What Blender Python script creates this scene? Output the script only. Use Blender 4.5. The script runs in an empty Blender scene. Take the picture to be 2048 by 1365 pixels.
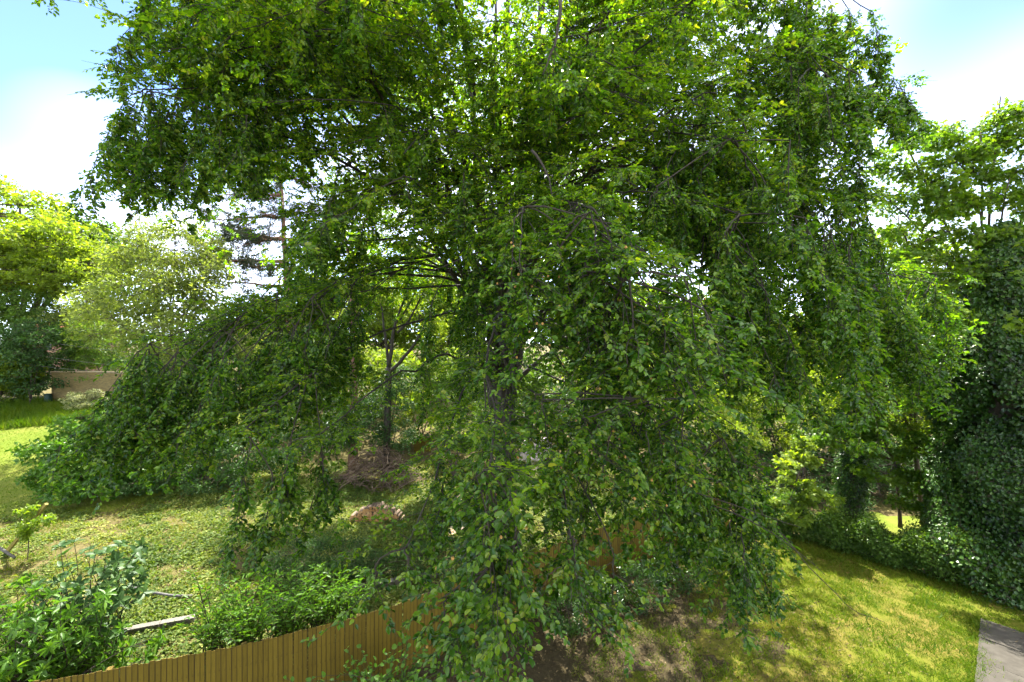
import bpy, math, numpy as np
from mathutils import Vector, Matrix
from math import radians as R_

# ------------------------------------------------------------------ camera, sky, sun, exposure
sc = bpy.context.scene
C = sc.collection
CAMZ = 8.4
FPX, CX, CY = 853.0, 1024.0, 682.5            # focal length and centre in photograph pixels
cam_d = bpy.data.cameras.new('camera'); cam = bpy.data.objects.new('camera', cam_d); C.objects.link(cam)
cam.location = (0, 0, CAMZ); cam.rotation_euler = (R_(90), 0, 0)
cam_d.sensor_width = 36.0; cam_d.lens = 36.0 * FPX / 2048.0
cam_d.clip_start = 0.05; cam_d.clip_end = 3000
sc.camera = cam

SUN_EL, SUN_AZ = R_(57), R_(-5)               # azimuth from +Y, clockwise
CLOUD = (-8.97, -8.01, -2.24)
w = bpy.data.worlds.new('World'); sc.world = w; w.use_nodes = True
nt = w.node_tree; nt.nodes.clear()
wo = nt.nodes.new('ShaderNodeOutputWorld'); bg = nt.nodes.new('ShaderNodeBackground'); sky = nt.nodes.new('ShaderNodeTexSky')
sky.sky_type = 'NISHITA'; sky.sun_disc = False; sky.sun_elevation = SUN_EL; sky.sun_rotation = SUN_AZ
sky.air_density = 0.58; sky.dust_density = 0.2; sky.ozone_density = 4.0; sky.altitude = 1200
bg.inputs['Strength'].default_value = 0.115
# thin broken white cloud over the blue
tc = nt.nodes.new('ShaderNodeTexCoord'); mp = nt.nodes.new('ShaderNodeMapping'); mp.inputs['Scale'].default_value = (1.0, 1.0, 1.6); mp.inputs['Location'].default_value = CLOUD
nz = nt.nodes.new('ShaderNodeTexNoise'); nz.inputs['Scale'].default_value = 1.2; nz.inputs['Detail'].default_value = 2.5; nz.inputs['Roughness'].default_value = 0.4
cr = nt.nodes.new('ShaderNodeValToRGB'); cr.color_ramp.elements[0].position = 0.38; cr.color_ramp.elements[1].position = 0.74
cr.color_ramp.elements[1].color = (0.75, 0.75, 0.75, 1)
mx = nt.nodes.new('ShaderNodeMix'); mx.data_type = 'RGBA'
mx.inputs[7].default_value = (11.0, 10.6, 10.0, 1)
nt.links.new(tc.outputs['Generated'], mp.inputs[0]); nt.links.new(mp.outputs[0], nz.inputs['Vector'])
nt.links.new(nz.outputs['Fac'], cr.inputs[0]); nt.links.new(cr.outputs['Color'], mx.inputs[0])
nt.links.new(sky.outputs[0], mx.inputs[6]); nt.links.new(mx.outputs[2], bg.inputs['Color']); nt.links.new(bg.outputs[0], wo.inputs[0])

sl = bpy.data.lights.new('sun', 'SUN'); sun = bpy.data.objects.new('sun', sl); C.objects.link(sun)
sl.energy = 5.0; sl.angle = R_(0.53); sl.color = (1.0, 0.95, 0.86)
SUNV = Vector((math.sin(SUN_AZ) * math.cos(SUN_EL), math.cos(SUN_AZ) * math.cos(SUN_EL), math.sin(SUN_EL)))
sun.rotation_euler = SUNV.to_track_quat('Z', 'Y').to_euler(); sun.location = (0, 60, 90)

sc.view_settings.view_transform = 'Standard'; sc.view_settings.look = 'None'
sc.view_settings.gamma = 1.0; sc.view_settings.use_curve_mapping = False
sc.view_settings.exposure = 2.42
sc.render.engine = 'CYCLES'
sc.cycles.max_bounces = 4; sc.cycles.diffuse_bounces = 3; sc.cycles.glossy_bounces = 1; sc.cycles.transmission_bounces = 3
sc.cycles.use_adaptive_sampling = True; sc.cycles.adaptive_threshold = 0.06; sc.cycles.use_light_tree = False
sc.cycles.transparent_max_bounces = 4; sc.cycles.sample_clamp_indirect = 6.0
sc.cycles.use_denoising = True
try: sc.cycles.denoiser = 'OPENIMAGEDENOISE'
except Exception: pass

rng = np.random.default_rng(11)
def U(a, b, n=None): return rng.uniform(a, b, n)
def at(px, py, d):
    """world point seen at a photograph pixel at a depth (metres along +Y)"""
    return np.array([(px - CX) / FPX * d, d, CAMZ - (py - CY) / FPX * d])
def norm(v): return v / np.maximum(np.linalg.norm(v, axis=-1, keepdims=True), 1e-9)
def sst(a, b, x):
    t = np.clip((x - a) / (b - a), 0, 1); return t * t * (3 - 2 * t)
def ground_z(x, y):
    x = np.asarray(x, float); y = np.asarray(y, float)
    rise = 2.5 * sst(22, 44, y) * sst(11, 1, x)
    und = 0.03 * np.sin(x * 0.7 + 1.3) * np.sin(y * 0.55) + 0.015 * np.sin(x * 1.9 + y * 1.3)
    return rise + und
def vnoise(x, y, s=1.0, seed=0):
    """cheap smooth 2D noise in 0..1"""
    x = x * s + seed * 17.3; y = y * s - seed * 9.1
    v = (np.sin(x * 1.0 + 2.1 * np.sin(y * 0.7)) + np.sin(y * 1.3 + 1.7 * np.sin(x * 0.9 + 1.0)) + 0.6 * np.sin(2.3 * x + 1.9 * y + seed)
         + 0.4 * np.sin(4.1 * x - 3.3 * y + 1.3 * np.sin(2 * y)))
    return np.clip(0.5 + v / 6.0 * 1.2, 0, 1)

# ------------------------------------------------------------------ mesh helpers
class Geo:
    def __init__(s): s.v = []; s.f = []; s.t = []; s.n = 0; s.fm = {}
    def add(s, v, f, tint=0.5, mat=0):
        v = np.asarray(v, np.float32).reshape(-1, 3); f = np.asarray(f, np.int64)
        if mat: s.fm[len(s.f)] = mat
        s.v.append(v); s.f.append(f + s.n); s.n += len(v)
        t = np.asarray(tint, np.float32)
        s.t.append(np.broadcast_to(t, (len(v),)) if t.ndim == 0 else t)
    def mesh(s, name, off=(0, 0, 0), smooth=False):
        me = bpy.data.meshes.new(name)
        if not s.v: return me
        V = np.concatenate(s.v) - np.asarray(off, np.float32)
        lt = np.concatenate([np.full(len(f), f.shape[1], np.int32) for f in s.f])
        li = np.concatenate([f.ravel() for f in s.f]).astype(np.int32)
        ls = np.zeros(len(lt), np.int32); ls[1:] = np.cumsum(lt)[:-1]
        me.vertices.add(len(V)); me.vertices.foreach_set('co', V.astype(np.float32).ravel())
        me.loops.add(len(li)); me.loops.foreach_set('vertex_index', li)
        me.polygons.add(len(lt)); me.polygons.foreach_set('loop_start', ls)
        try: me.polygons.foreach_set('loop_total', lt)
        except Exception: pass
        me.polygons.foreach_set('use_smooth', np.full(len(lt), smooth, bool))
        if s.fm: me.polygons.foreach_set('material_index', np.concatenate([np.full(len(f), s.fm.get(i, 0), np.int32) for i, f in enumerate(s.f)]))
        a = me.attributes.new('tint', 'FLOAT', 'POINT'); a.data.foreach_set('value', np.concatenate(s.t).astype(np.float32))
        me.update(calc_edges=True)
        return me
    def build(s, name, mat, parent=None, kind=None, smooth=False, off=None):
        o_ = off if off is not None else (parent_loc(parent) if parent else (0, 0, 0))
        o = bpy.data.objects.new(name, s.mesh(name, o_, smooth)); C.objects.link(o)
        o.data.materials.append(mat)
        if parent: o.parent = parent
        elif off is not None: o.location = off
        if kind: o['kind'] = kind
        return o
def parent_loc(p):
    l = np.array(p.location, float)
    while p.parent: p = p.parent; l = l + np.array(p.location, float)
    return l
def thing(name, label, cat, loc=(0, 0, 0), group=None):
    o = bpy.data.objects.new(name, None); C.objects.link(o); o.location = [float(q) for q in loc]; o.empty_display_size = 0.2
    return tag(o, label, cat, group)
def tag(o, label, cat, group=None):
    o['label'] = label; o['category'] = cat
    if group: o['group'] = group
    return o
def place(name, me, parent, M):
    """a shared-mesh part with a world matrix M (parent is an unrotated empty)"""
    o = bpy.data.objects.new(name, me); C.objects.link(o); o.parent = parent
    M = M.copy(); M.translation = M.translation - Vector(parent_loc(parent)); o.matrix_basis = M
    return o

def tube(g, pts, rad, sides=8, tint=0.5, cap=True):
    pts = np.asarray(pts, float); k = len(pts); rad = np.broadcast_to(np.asarray(rad, float), (k,))
    T = norm(np.gradient(pts, axis=0))
    ref = np.array([0.31, 0.95, 0.05]) if abs(T[0][2]) > 0.8 else np.array([0.0, 0.0, 1.0])
    S = norm(np.cross(T, ref)); B = np.cross(T, S)
    a = np.linspace(0, 2 * math.pi, sides, endpoint=False)
    ring = S[:, None, :] * np.cos(a)[None, :, None] + B[:, None, :] * np.sin(a)[None, :, None]
    V = pts[:, None, :] + ring * rad[:, None, None]
    i = np.arange(k - 1)[:, None] * sides; j = np.arange(sides)[None, :]; j2 = (j + 1) % sides
    F = np.stack([i + j, i + j2, i + sides + j2, i + sides + j], -1).reshape(-1, 4)
    g.add(V.reshape(-1, 3), F, tint)
    if cap:
        n0 = g.n - k * sides
        g.f.append((np.arange(sides)[::-1] + n0)[None, :]); g.f.append((np.arange(sides) + n0 + (k - 1) * sides)[None, :])
def tubes(g, P, Rr, sides=3, tint=0.5, mat=0):
    """many tubes at once: P (m,k,3), Rr (m,k) or (k,)"""
    P = np.asarray(P, float); m, k, _ = P.shape
    if m == 0: return
    Rr = np.broadcast_to(np.asarray(Rr, float), (m, k))
    T = norm(np.gradient(P, axis=1)); ref = np.array([0.37, 0.83, 0.41])
    S = norm(np.cross(T, ref)); B = np.cross(T, S)
    a = np.linspace(0, 2 * math.pi, sides, endpoint=False)
    ring = S[:, :, None, :] * np.cos(a)[:, None] + B[:, :, None, :] * np.sin(a)[:, None]
    V = P[:, :, None, :] + ring * Rr[:, :, None, None]
    base = (np.arange(m) * k * sides)[:, None, None]; i = (np.arange(k - 1) * sides)[None, :, None]; j = np.arange(sides)[None, None, :]
    j2 = (j + 1) % sides
    F = np.stack(np.broadcast_arrays(base + i + j, base + i + j2, base + i + sides + j2, base + i + sides + j), -1).reshape(-1, 4)
    g.add(V.reshape(-1, 3), F, tint, mat)
def box(g, lo, hi, tint=0.5):
    x0, y0, z0 = lo; x1, y1, z1 = hi
    v = [(x0, y0, z0), (x1, y0, z0), (x1, y1, z0), (x0, y1, z0), (x0, y0, z1), (x1, y0, z1), (x1, y1, z1), (x0, y1, z1)]
    g.add(v, [(0, 3, 2, 1), (4, 5, 6, 7), (0, 1, 5, 4), (1, 2, 6, 5), (2, 3, 7, 6), (3, 0, 4, 7)], tint)
def bez(p0, p1, p2, k):
    t = np.linspace(0, 1, k)[:, None]
    return (1 - t) ** 2 * p0 + 2 * t * (1 - t) * p1 + t * t * p2
def wiggle(pts, amp):
    k = len(pts); e = np.cumsum(rng.normal(0, 1, (k, 3)), 0); e -= np.linspace(0, 1, k)[:, None] * e[-1]
    return pts + e * amp

# leaf shapes: (along, across, lift) outlines, with triangles or quads
SH = {
 'kite': (np.array([(0, 0, 0), (.48, -.5, .10), (1, 0, -.06), (.48, .5, .10)]), [np.array([(0, 1, 2), (0, 2, 3)])]),
 'oval': (np.array([(0, 0, 0), (.28, -.46, .12), (.70, -.42, .10), (1, 0, -.10), (.70, .42, .10), (.28, .46, .12)]), [np.array([(0, 1, 2, 3), (0, 3, 4, 5)])]),
 'palm': (np.array([(0, 0, 0), (.10, -.42, -.06), (.34, -.26, .03), (.62, -.52, -.06), (.62, -.2, .04), (1, 0, -.12), (.62, .2, .04), (.62, .52, -.06), (.34, .26, .03), (.10, .42, -.06)]),
          [np.array([(0, 1, 2), (0, 8, 9)]), np.array([(0, 2, 4, 6), (0, 6, 8, 8)])[:1], np.array([(0, 6, 8), (2, 3, 4), (4, 5, 6), (6, 7, 8)])]),
 'strap': (np.array([(0, 0, 0), (.35, -.42, .10), (.75, -.34, .04), (1, 0, -.16), (.75, .34, .04), (.35, .42, .10)]), [np.array([(0, 1, 2, 3), (0, 3, 4, 5)])]),
}
def leaves(g, P, A, N, L, W, kind, tint):
    m = len(P)
    if m == 0: return
    A = norm(A); N = norm(N - A * (N * A).sum(1, keepdims=True)); S = np.cross(N, A)
    L = np.broadcast_to(L, (m,)); W = np.broadcast_to(W, (m,)); tint = np.broadcast_to(tint, (m,))
    sh, fs = SH[kind]; k = len(sh)
    V = (P[:, None, :] + A[:, None, :] * (sh[None, :, 0, None] * L[:, None, None]) + S[:, None, :] * (sh[None, :, 1, None] * W[:, None, None])
         + N[:, None, :] * (sh[None, :, 2, None] * L[:, None, None]))
    n0 = g.n
    g.v.append(V.reshape(-1, 3).astype(np.float32)); g.t.append(np.repeat(tint, k).astype(np.float32)); g.n += m * k
    b = (np.arange(m) * k)[:, None, None] + n0
    for f in fs: g.f.append((b + f[None]).reshape(-1, f.shape[1]))
def hero_leaf_meshes(name, mat, kind='oval'):
    """four finely cut single leaves, 1 long by 1 wide, with a folded midrib and wavy edge"""
    out = []
    for q in range(4):
        n = 7; u = np.linspace(0, 1, n)
        if kind == 'oval': wd = 0.5 * np.sin(np.pi * u ** 0.85) ** 0.75
        elif kind == 'strap': wd = 0.5 * np.sin(np.pi * u ** 0.9) ** 0.7
        else: wd = 0.5 * np.sin(np.pi * u ** 0.75) ** 0.6
        ph = q * 1.7; dz = -0.16 * u ** 2 + 0.02 * np.sin(4 * u + ph)
        mid = np.stack([u, 0 * u, dz], 1)
        lf = np.stack([u - .02, -wd, dz + 0.16 * wd + 0.025 * np.sin(9 * u + ph)], 1); rt = np.stack([u - .02, wd, dz + 0.16 * wd + 0.025 * np.sin(8 * u + ph + 2)], 1)
        V = np.concatenate([mid, lf, rt]); F = []
        for i in range(n - 1): F += [(i, n + i, n + i + 1, i + 1), (i, i + 1, 2 * n + i + 1, 2 * n + i)]
        g = Geo(); g.add(V, F, 0.25 + 0.17 * q); me = g.mesh(name, smooth=True); me.materials.append(mat); out.append(me)
    return out
def split_hero(P, A, N, L, W, T, parent, metas, count=300, zmin=0.0, name='leaf'):
    """the leaves that show largest in the photograph become parts of their own; returns the rest"""
    d = P[:, 1]; px = np.abs(P[:, 0] / np.maximum(d, .1)); pz = np.abs((P[:, 2] - CAMZ) / np.maximum(d, .1))
    score = np.where((d > 0.5) & (px < 1.2) & (pz < 0.8), L / np.maximum(d, .5), 0)
    idx = np.argsort(-score)[:count]
    A_ = norm(A[idx]); N_ = norm(N[idx] - A_ * (N[idx] * A_).sum(1, keepdims=True)); S_ = np.cross(N_, A_)
    for q, i in enumerate(idx):
        M = Matrix(((A_[q][0] * L[i], S_[q][0] * W[i], N_[q][0] * L[i], P[i][0]), (A_[q][1] * L[i], S_[q][1] * W[i], N_[q][1] * L[i], P[i][1]),
                    (A_[q][2] * L[i], S_[q][2] * W[i], N_[q][2] * L[i], P[i][2]), (0, 0, 0, 1)))
        place(name, metas[int(T[i] * 3.99)], parent, M)
    keep = np.ones(len(P), bool); keep[idx] = False
    return P[keep], A[keep], N[keep], L[keep], W[keep], T[keep]

_groups = {}
def spray_group(k):
    """geometry nodes: the mesh holds its own k sprays (piece = 0..k-1) and loose points (piece = -1); faces with piece = -2 stay as they are"""
    if k in _groups: return _groups[k]
    ng = bpy.data.node_groups.new('spread_sprays', 'GeometryNodeTree')
    ng.interface.new_socket('Geometry', in_out='INPUT', socket_type='NodeSocketGeometry'); ng.interface.new_socket('Geometry', in_out='OUTPUT', socket_type='NodeSocketGeometry')
    N = ng.nodes; Lk = ng.links; gi = N.new('NodeGroupInput'); go = N.new('NodeGroupOutput')
    def attr(nm, ty): q = N.new('GeometryNodeInputNamedAttribute'); q.data_type = ty; q.inputs['Name'].default_value = nm; return q.outputs['Attribute']
    pid = attr('piece', 'INT')
    def pick(v):
        c = N.new('FunctionNodeCompare'); c.data_type = 'INT'; c.operation = 'EQUAL'; c.inputs[3].default_value = v; Lk.new(pid, c.inputs[2])
        q = N.new('GeometryNodeSeparateGeometry'); q.domain = 'POINT'; Lk.new(gi.outputs[0], q.inputs['Geometry']); Lk.new(c.outputs[0], q.inputs['Selection']); return q.outputs['Selection']
    jn = N.new('GeometryNodeJoinGeometry')
    for v in range(k):
        ti = N.new('GeometryNodeGeometryToInstance'); Lk.new(pick(v), ti.inputs[0]); Lk.new(ti.outputs[0], jn.inputs[0])
    ip = N.new('GeometryNodeInstanceOnPoints'); Lk.new(pick(-1), ip.inputs['Points']); Lk.new(jn.outputs[0], ip.inputs['Instance'])
    ip.inputs['Pick Instance'].default_value = True; Lk.new(attr('pick', 'INT'), ip.inputs['Instance Index'])
    er = N.new('FunctionNodeEulerToRotation'); Lk.new(attr('rot', 'FLOAT_VECTOR'), er.inputs[0]); Lk.new(er.outputs[0], ip.inputs['Rotation']); Lk.new(attr('sca', 'FLOAT_VECTOR'), ip.inputs['Scale'])
    j2 = N.new('GeometryNodeJoinGeometry'); Lk.new(ip.outputs[0], j2.inputs[0]); Lk.new(pick(-2), j2.inputs[0]); Lk.new(j2.outputs[0], go.inputs[0])
    _groups[k] = ng; return ng
def sprays(name, protos, P, rot, sca, itint, mats, parent=None, kind='stuff', keep=None):
    """one foliage object: sprays spread over the points P"""
    off = np.asarray(parent_loc(parent) if parent else (0, 0, 0), float); g = Geo(); pid = []
    for i, p in enumerate(protos):
        for bi, f in enumerate(p.f):
            if bi in p.fm: g.fm[len(g.f) + bi] = p.fm[bi]
        g.f += [f + g.n for f in p.f]; g.v += p.v; g.t += p.t; g.n += p.n; pid.append(np.full(p.n, i, np.int32))
    if keep is not None:
        for bi in keep.fm: g.fm[len(g.f) + bi] = keep.fm[bi]
        g.f += [f + g.n for f in keep.f]; g.v += [v - off.astype(np.float32) for v in keep.v]; g.t += keep.t; g.n += keep.n; pid.append(np.full(keep.n, -2, np.int32))
    m = len(P); n0 = g.n; g.v.append((P - off).astype(np.float32)); g.t.append(np.zeros(m, np.float32)); g.n += m; pid.append(np.full(m, -1, np.int32))
    me = g.mesh(name); n = g.n
    def put(nm, ty, key, arr, w):
        full = np.zeros((n, w), np.int32 if ty == 'INT' else np.float32); full[n0:] = np.asarray(arr).reshape(m, -1); me.attributes.new(nm, ty, 'POINT').data.foreach_set(key, full.ravel())
    sca = np.asarray(sca, float); sca = np.repeat(sca[:, None], 3, 1) if sca.ndim == 1 else sca
    put('rot', 'FLOAT_VECTOR', 'vector', rot, 3); put('sca', 'FLOAT_VECTOR', 'vector', sca, 3); put('itint', 'FLOAT', 'value', itint, 1); put('pick', 'INT', 'value', rng.integers(0, len(protos), m), 1)
    me.attributes.new('piece', 'INT', 'POINT').data.foreach_set('value', np.concatenate(pid))
    for q in mats: me.materials.append(q)
    o = bpy.data.objects.new(name, me); C.objects.link(o)
    if parent: o.parent = parent
    if kind: o['kind'] = kind
    md = o.modifiers.new('sprays', 'NODES'); md.node_group = spray_group(len(protos)); return o
def rz(n, tilt=.2): return np.stack([rng.normal(0, tilt, n), rng.normal(0, tilt, n), U(0, 6.283, n)], 1)

# ------------------------------------------------------------------ materials
def newmat(name):
    m = bpy.data.materials.new(name); m.use_nodes = True; n = m.node_tree; n.nodes.clear()
    out = n.nodes.new('ShaderNodeOutputMaterial'); return m, n, out
def ramp(n, cols, src, pos=None):
    r = n.nodes.new('ShaderNodeValToRGB'); e = r.color_ramp.elements
    for i, c in enumerate(cols):
        p = pos[i] if pos else i / max(len(cols) - 1, 1)
        el = e[i] if i < 2 else e.new(p)
        el.position = p; el.color = (*c, 1)
    n.links.new(src, r.inputs[0]); return r
def leafmat(name, cols, trans=0.42, tcol=(1.5, 1.75, 0.55), rough=0.42, spec=0.4):
    m, n, out = newmat(name)
    at_ = n.nodes.new('ShaderNodeAttribute'); at_.attribute_name = 'tint'
    ai_ = n.nodes.new('ShaderNodeAttribute'); ai_.attribute_type = 'INSTANCER'; ai_.attribute_name = 'itint'
    ad_ = n.nodes.new('ShaderNodeMath'); ad_.operation = 'ADD'; ad_.use_clamp = True; n.links.new(at_.outputs['Fac'], ad_.inputs[0]); n.links.new(ai_.outputs['Fac'], ad_.inputs[1])
    r = ramp(n, cols, ad_.outputs[0])
    p = n.nodes.new('ShaderNodeBsdfPrincipled'); p.inputs['Roughness'].default_value = rough; p.inputs['Specular IOR Level'].default_value = spec
    n.links.new(r.outputs[0], p.inputs['Base Color'])
    tr = n.nodes.new('ShaderNodeBsdfTranslucent'); mu = n.nodes.new('ShaderNodeMix'); mu.data_type = 'RGBA'; mu.blend_type = 'MULTIPLY'
    mu.inputs[0].default_value = 1.0; mu.inputs[7].default_value = (*tcol, 1); n.links.new(r.outputs[0], mu.inputs[6]); n.links.new(mu.outputs[2], tr.inputs[0])
    ms = n.nodes.new('ShaderNodeMixShader'); ms.inputs[0].default_value = trans
    n.links.new(p.outputs[0], ms.inputs[1]); n.links.new(tr.outputs[0], ms.inputs[2]); n.links.new(ms.outputs[0], out.inputs[0])
    return m
def bumpmat(name, cols, scale=(8, 8, 2), detail=6, bump=0.4, rough=0.85, dist=0.02, rnd=0.0, pos=None, tint=False, nscale=3.0):
    m, n, out = newmat(name)
    tc = n.nodes.new('ShaderNodeTexCoord'); mp = n.nodes.new('ShaderNodeMapping'); mp.inputs['Scale'].default_value = scale
    src = tc.outputs['Object']
    if rnd:
        oi = n.nodes.new('ShaderNodeObjectInfo'); va = n.nodes.new('ShaderNodeVectorMath'); va.operation = 'MULTIPLY_ADD'
        va.inputs[1].default_value = (37, 53, 71); n.links.new(oi.outputs['Random'], va.inputs[0]); n.links.new(src, va.inputs[2]); src = va.outputs[0]
    n.links.new(src, mp.inputs[0])
    nz = n.nodes.new('ShaderNodeTexNoise'); nz.inputs['Scale'].default_value = nscale; nz.inputs['Detail'].default_value = detail; nz.inputs['Roughness'].default_value = 0.62
    n.links.new(mp.outputs[0], nz.inputs['Vector'])
    fac = nz.outputs['Fac']
    if rnd or tint:
        ma = n.nodes.new('ShaderNodeMath'); ma.operation = 'MULTIPLY_ADD'; ma.inputs[1].default_value = rnd if rnd else 0.5
        if tint:
            a_ = n.nodes.new('ShaderNodeAttribute'); a_.attribute_name = 'tint'; n.links.new(a_.outputs['Fac'], ma.inputs[0])
        else: n.links.new(oi.outputs['Random'], ma.inputs[0])
        sb = n.nodes.new('ShaderNodeMath'); sb.operation = 'SUBTRACT'; sb.inputs[1].default_value = (rnd if rnd else 0.5) / 2
        n.links.new(nz.outputs['Fac'], ma.inputs[2]); n.links.new(ma.outputs[0], sb.inputs[0]); fac = sb.outputs[0]
    r = ramp(n, cols, fac, pos)
    p = n.nodes.new('ShaderNodeBsdfPrincipled'); p.inputs['Roughness'].default_value = rough; p.inputs['Specular IOR Level'].default_value = 0.25
    b = n.nodes.new('ShaderNodeBump'); b.inputs['Strength'].default_value = bump; b.inputs['Distance'].default_value = dist
    n.links.new(nz.outputs['Fac'], b.inputs['Height']); n.links.new(b.outputs[0], p.inputs['Normal'])
    n.links.new(r.outputs[0], p.inputs['Base Color']); n.links.new(p.outputs[0], out.inputs[0]); return m

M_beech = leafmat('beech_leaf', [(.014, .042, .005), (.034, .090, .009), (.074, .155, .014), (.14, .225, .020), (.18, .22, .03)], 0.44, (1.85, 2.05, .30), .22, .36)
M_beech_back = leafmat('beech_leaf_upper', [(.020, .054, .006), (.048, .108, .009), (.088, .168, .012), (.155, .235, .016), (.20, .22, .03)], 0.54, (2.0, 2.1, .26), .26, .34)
M_lime = leafmat('lime_leaf', [(.065, .115, .014), (.105, .165, .020), (.15, .215, .026), (.20, .255, .034)], 0.55, (1.9, 1.85, .35), .5, .25)
M_pale = leafmat('pale_leaf', [(.075, .115, .025), (.12, .165, .038), (.165, .21, .052), (.22, .255, .08)], 0.52, (1.7, 1.7, .5), .5, .25)
M_dark = leafmat('dark_leaf', [(0.0182, 0.0468, 0.0109), (0.0312, 0.0754, 0.0164), (0.0494, 0.104, 0.0218), (0.078, 0.143, 0.0273)], 0.25, (1.5, 1.7, .5), .5, .2)
M_mid = leafmat('mid_leaf', [(.036, .082, .012), (.060, .12, .016), (.088, .16, .02), (.13, .20, .028)], 0.46, (1.8, 1.8, .38), .45, .3)
M_laurel = leafmat('laurel_leaf', [(.034, .088, .012), (.055, .13, .015), (.08, .17, .018), (.13, .22, .024)], 0.36, (1.8, 1.9, .35), .42, .22)
M_ivy = leafmat('ivy_leaf', [(.010, .030, .005), (.024, .064, .008), (.044, .10, .012), (.085, .15, .018)], 0.26, (1.7, 1.9, .4), .32, .35)
M_syc = leafmat('sycamore_leaf', [(.050, .108, .013), (.08, .15, .017), (.115, .185, .02), (.165, .215, .026)], 0.55, (1.65, 1.8, .33), .4, .3)
M_pine = leafmat('pine_needle', [(.03, .05, .026), (.05, .072, .034), (.075, .09, .042), (.11, .11, .05)], 0.12, (1.2, 1.3, .6), .5, .3)
M_var = leafmat('variegated_leaf', [(.10, .15, .05), (.22, .26, .10), (.34, .35, .16), (.42, .40, .22)], 0.3, (1.2, 1.2, .6))
M_cover = leafmat('ground_cover_leaf', [(.045, .085, .014), (.10, .15, .026), (.19, .225, .05), (.32, .31, .10)], 0.36, (1.5, 1.55, .45), .6, .2)
M_grass = leafmat('grass_blade', [(.036, .088, .004), (.068, .122, .006), (.115, .15, .010), (.185, .165, .025)], 0.4, (1.45, 1.55, .35), .6, .15)
M_litter = leafmat('dry_leaf', [(.028, .019, .007), (.055, .039, .014), (.095, .068, .028), (.18, .135, .065)], 0.15, (1.2, 1.0, .6), .7, .2)
M_bark = bumpmat('beech_bark', [(.016, .014, .010), (.042, .036, .027), (.085, .074, .056)], (5, 5, 1.6), 8, .35, .8, .02)
M_limb = bumpmat('beech_limb_bark', [(.014, .012, .009), (.032, .028, .021), (.07, .061, .046)], (5, 5, 1.6), 8, .35, .85, .02)
M_bark_dark = bumpmat('dark_bark', [(.03, .024, .018), (.07, .055, .04), (.13, .105, .08)], (9, 9, 2.0), 8, .6, .9, .03)
M_bark_pine = bumpmat('pine_bark', [(.07, .035, .022), (.17, .095, .062), (.28, .18, .12)], (7, 7, 2.2), 8, .7, .9, .03)
M_twig = bumpmat('twig_bark', [(.016, .013, .009), (.034, .028, .020), (.065, .054, .04)], (20, 20, 20), 3, .1, .8, .005)
M_stick = bumpmat('dead_stick', [(.045, .028, .018), (.11, .075, .05), (.22, .165, .12)], (14, 14, 14), 4, .2, .85, .01, rnd=.5)
M_fence = bumpmat('fence_timber', [(.056, .037, .002), (.086, .059, .003), (.115, .080, .005), (.155, .113, .014)], (26, 26, 1.3), 8, .3, .75, .004, rnd=.3)
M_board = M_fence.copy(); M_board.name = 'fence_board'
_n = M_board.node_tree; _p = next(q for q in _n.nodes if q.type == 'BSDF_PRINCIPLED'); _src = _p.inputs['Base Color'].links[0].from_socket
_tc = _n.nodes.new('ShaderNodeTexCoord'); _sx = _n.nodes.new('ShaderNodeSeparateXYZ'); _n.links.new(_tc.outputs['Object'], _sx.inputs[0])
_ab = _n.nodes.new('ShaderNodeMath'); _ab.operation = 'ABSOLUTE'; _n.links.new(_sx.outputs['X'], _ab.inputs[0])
_mr = _n.nodes.new('ShaderNodeMapRange'); _mr.inputs['From Min'].default_value = .034; _mr.inputs['From Max'].default_value = .046; _mr.inputs['To Min'].default_value = 0; _mr.inputs['To Max'].default_value = .7; _n.links.new(_ab.outputs[0], _mr.inputs['Value'])  # dark board edges: dirt plus the overlaps' shade put into the colour
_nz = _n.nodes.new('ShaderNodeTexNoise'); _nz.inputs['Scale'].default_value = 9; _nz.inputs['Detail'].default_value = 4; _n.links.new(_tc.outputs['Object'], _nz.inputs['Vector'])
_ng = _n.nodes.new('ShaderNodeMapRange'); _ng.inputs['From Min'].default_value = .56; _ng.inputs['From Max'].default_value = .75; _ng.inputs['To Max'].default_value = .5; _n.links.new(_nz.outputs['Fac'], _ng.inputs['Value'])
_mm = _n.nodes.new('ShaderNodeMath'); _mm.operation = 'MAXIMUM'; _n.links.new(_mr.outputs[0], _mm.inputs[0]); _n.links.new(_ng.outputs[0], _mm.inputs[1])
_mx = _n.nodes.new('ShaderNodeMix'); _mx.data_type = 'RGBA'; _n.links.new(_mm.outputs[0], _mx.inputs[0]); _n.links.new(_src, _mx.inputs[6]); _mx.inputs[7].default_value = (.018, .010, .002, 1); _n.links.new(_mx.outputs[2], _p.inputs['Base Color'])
M_soil = bumpmat('soil', [(.020, .015, .006), (.045, .034, .013), (.085, .066, .028)], (3, 3, 3), 12, .8, .95, .05)
M_nut = bumpmat('beech_husk', [(.20, .11, .03), (.34, .20, .05), (.42, .28, .09)], (60, 60, 60), 3, .6, .8, .004)

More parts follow.
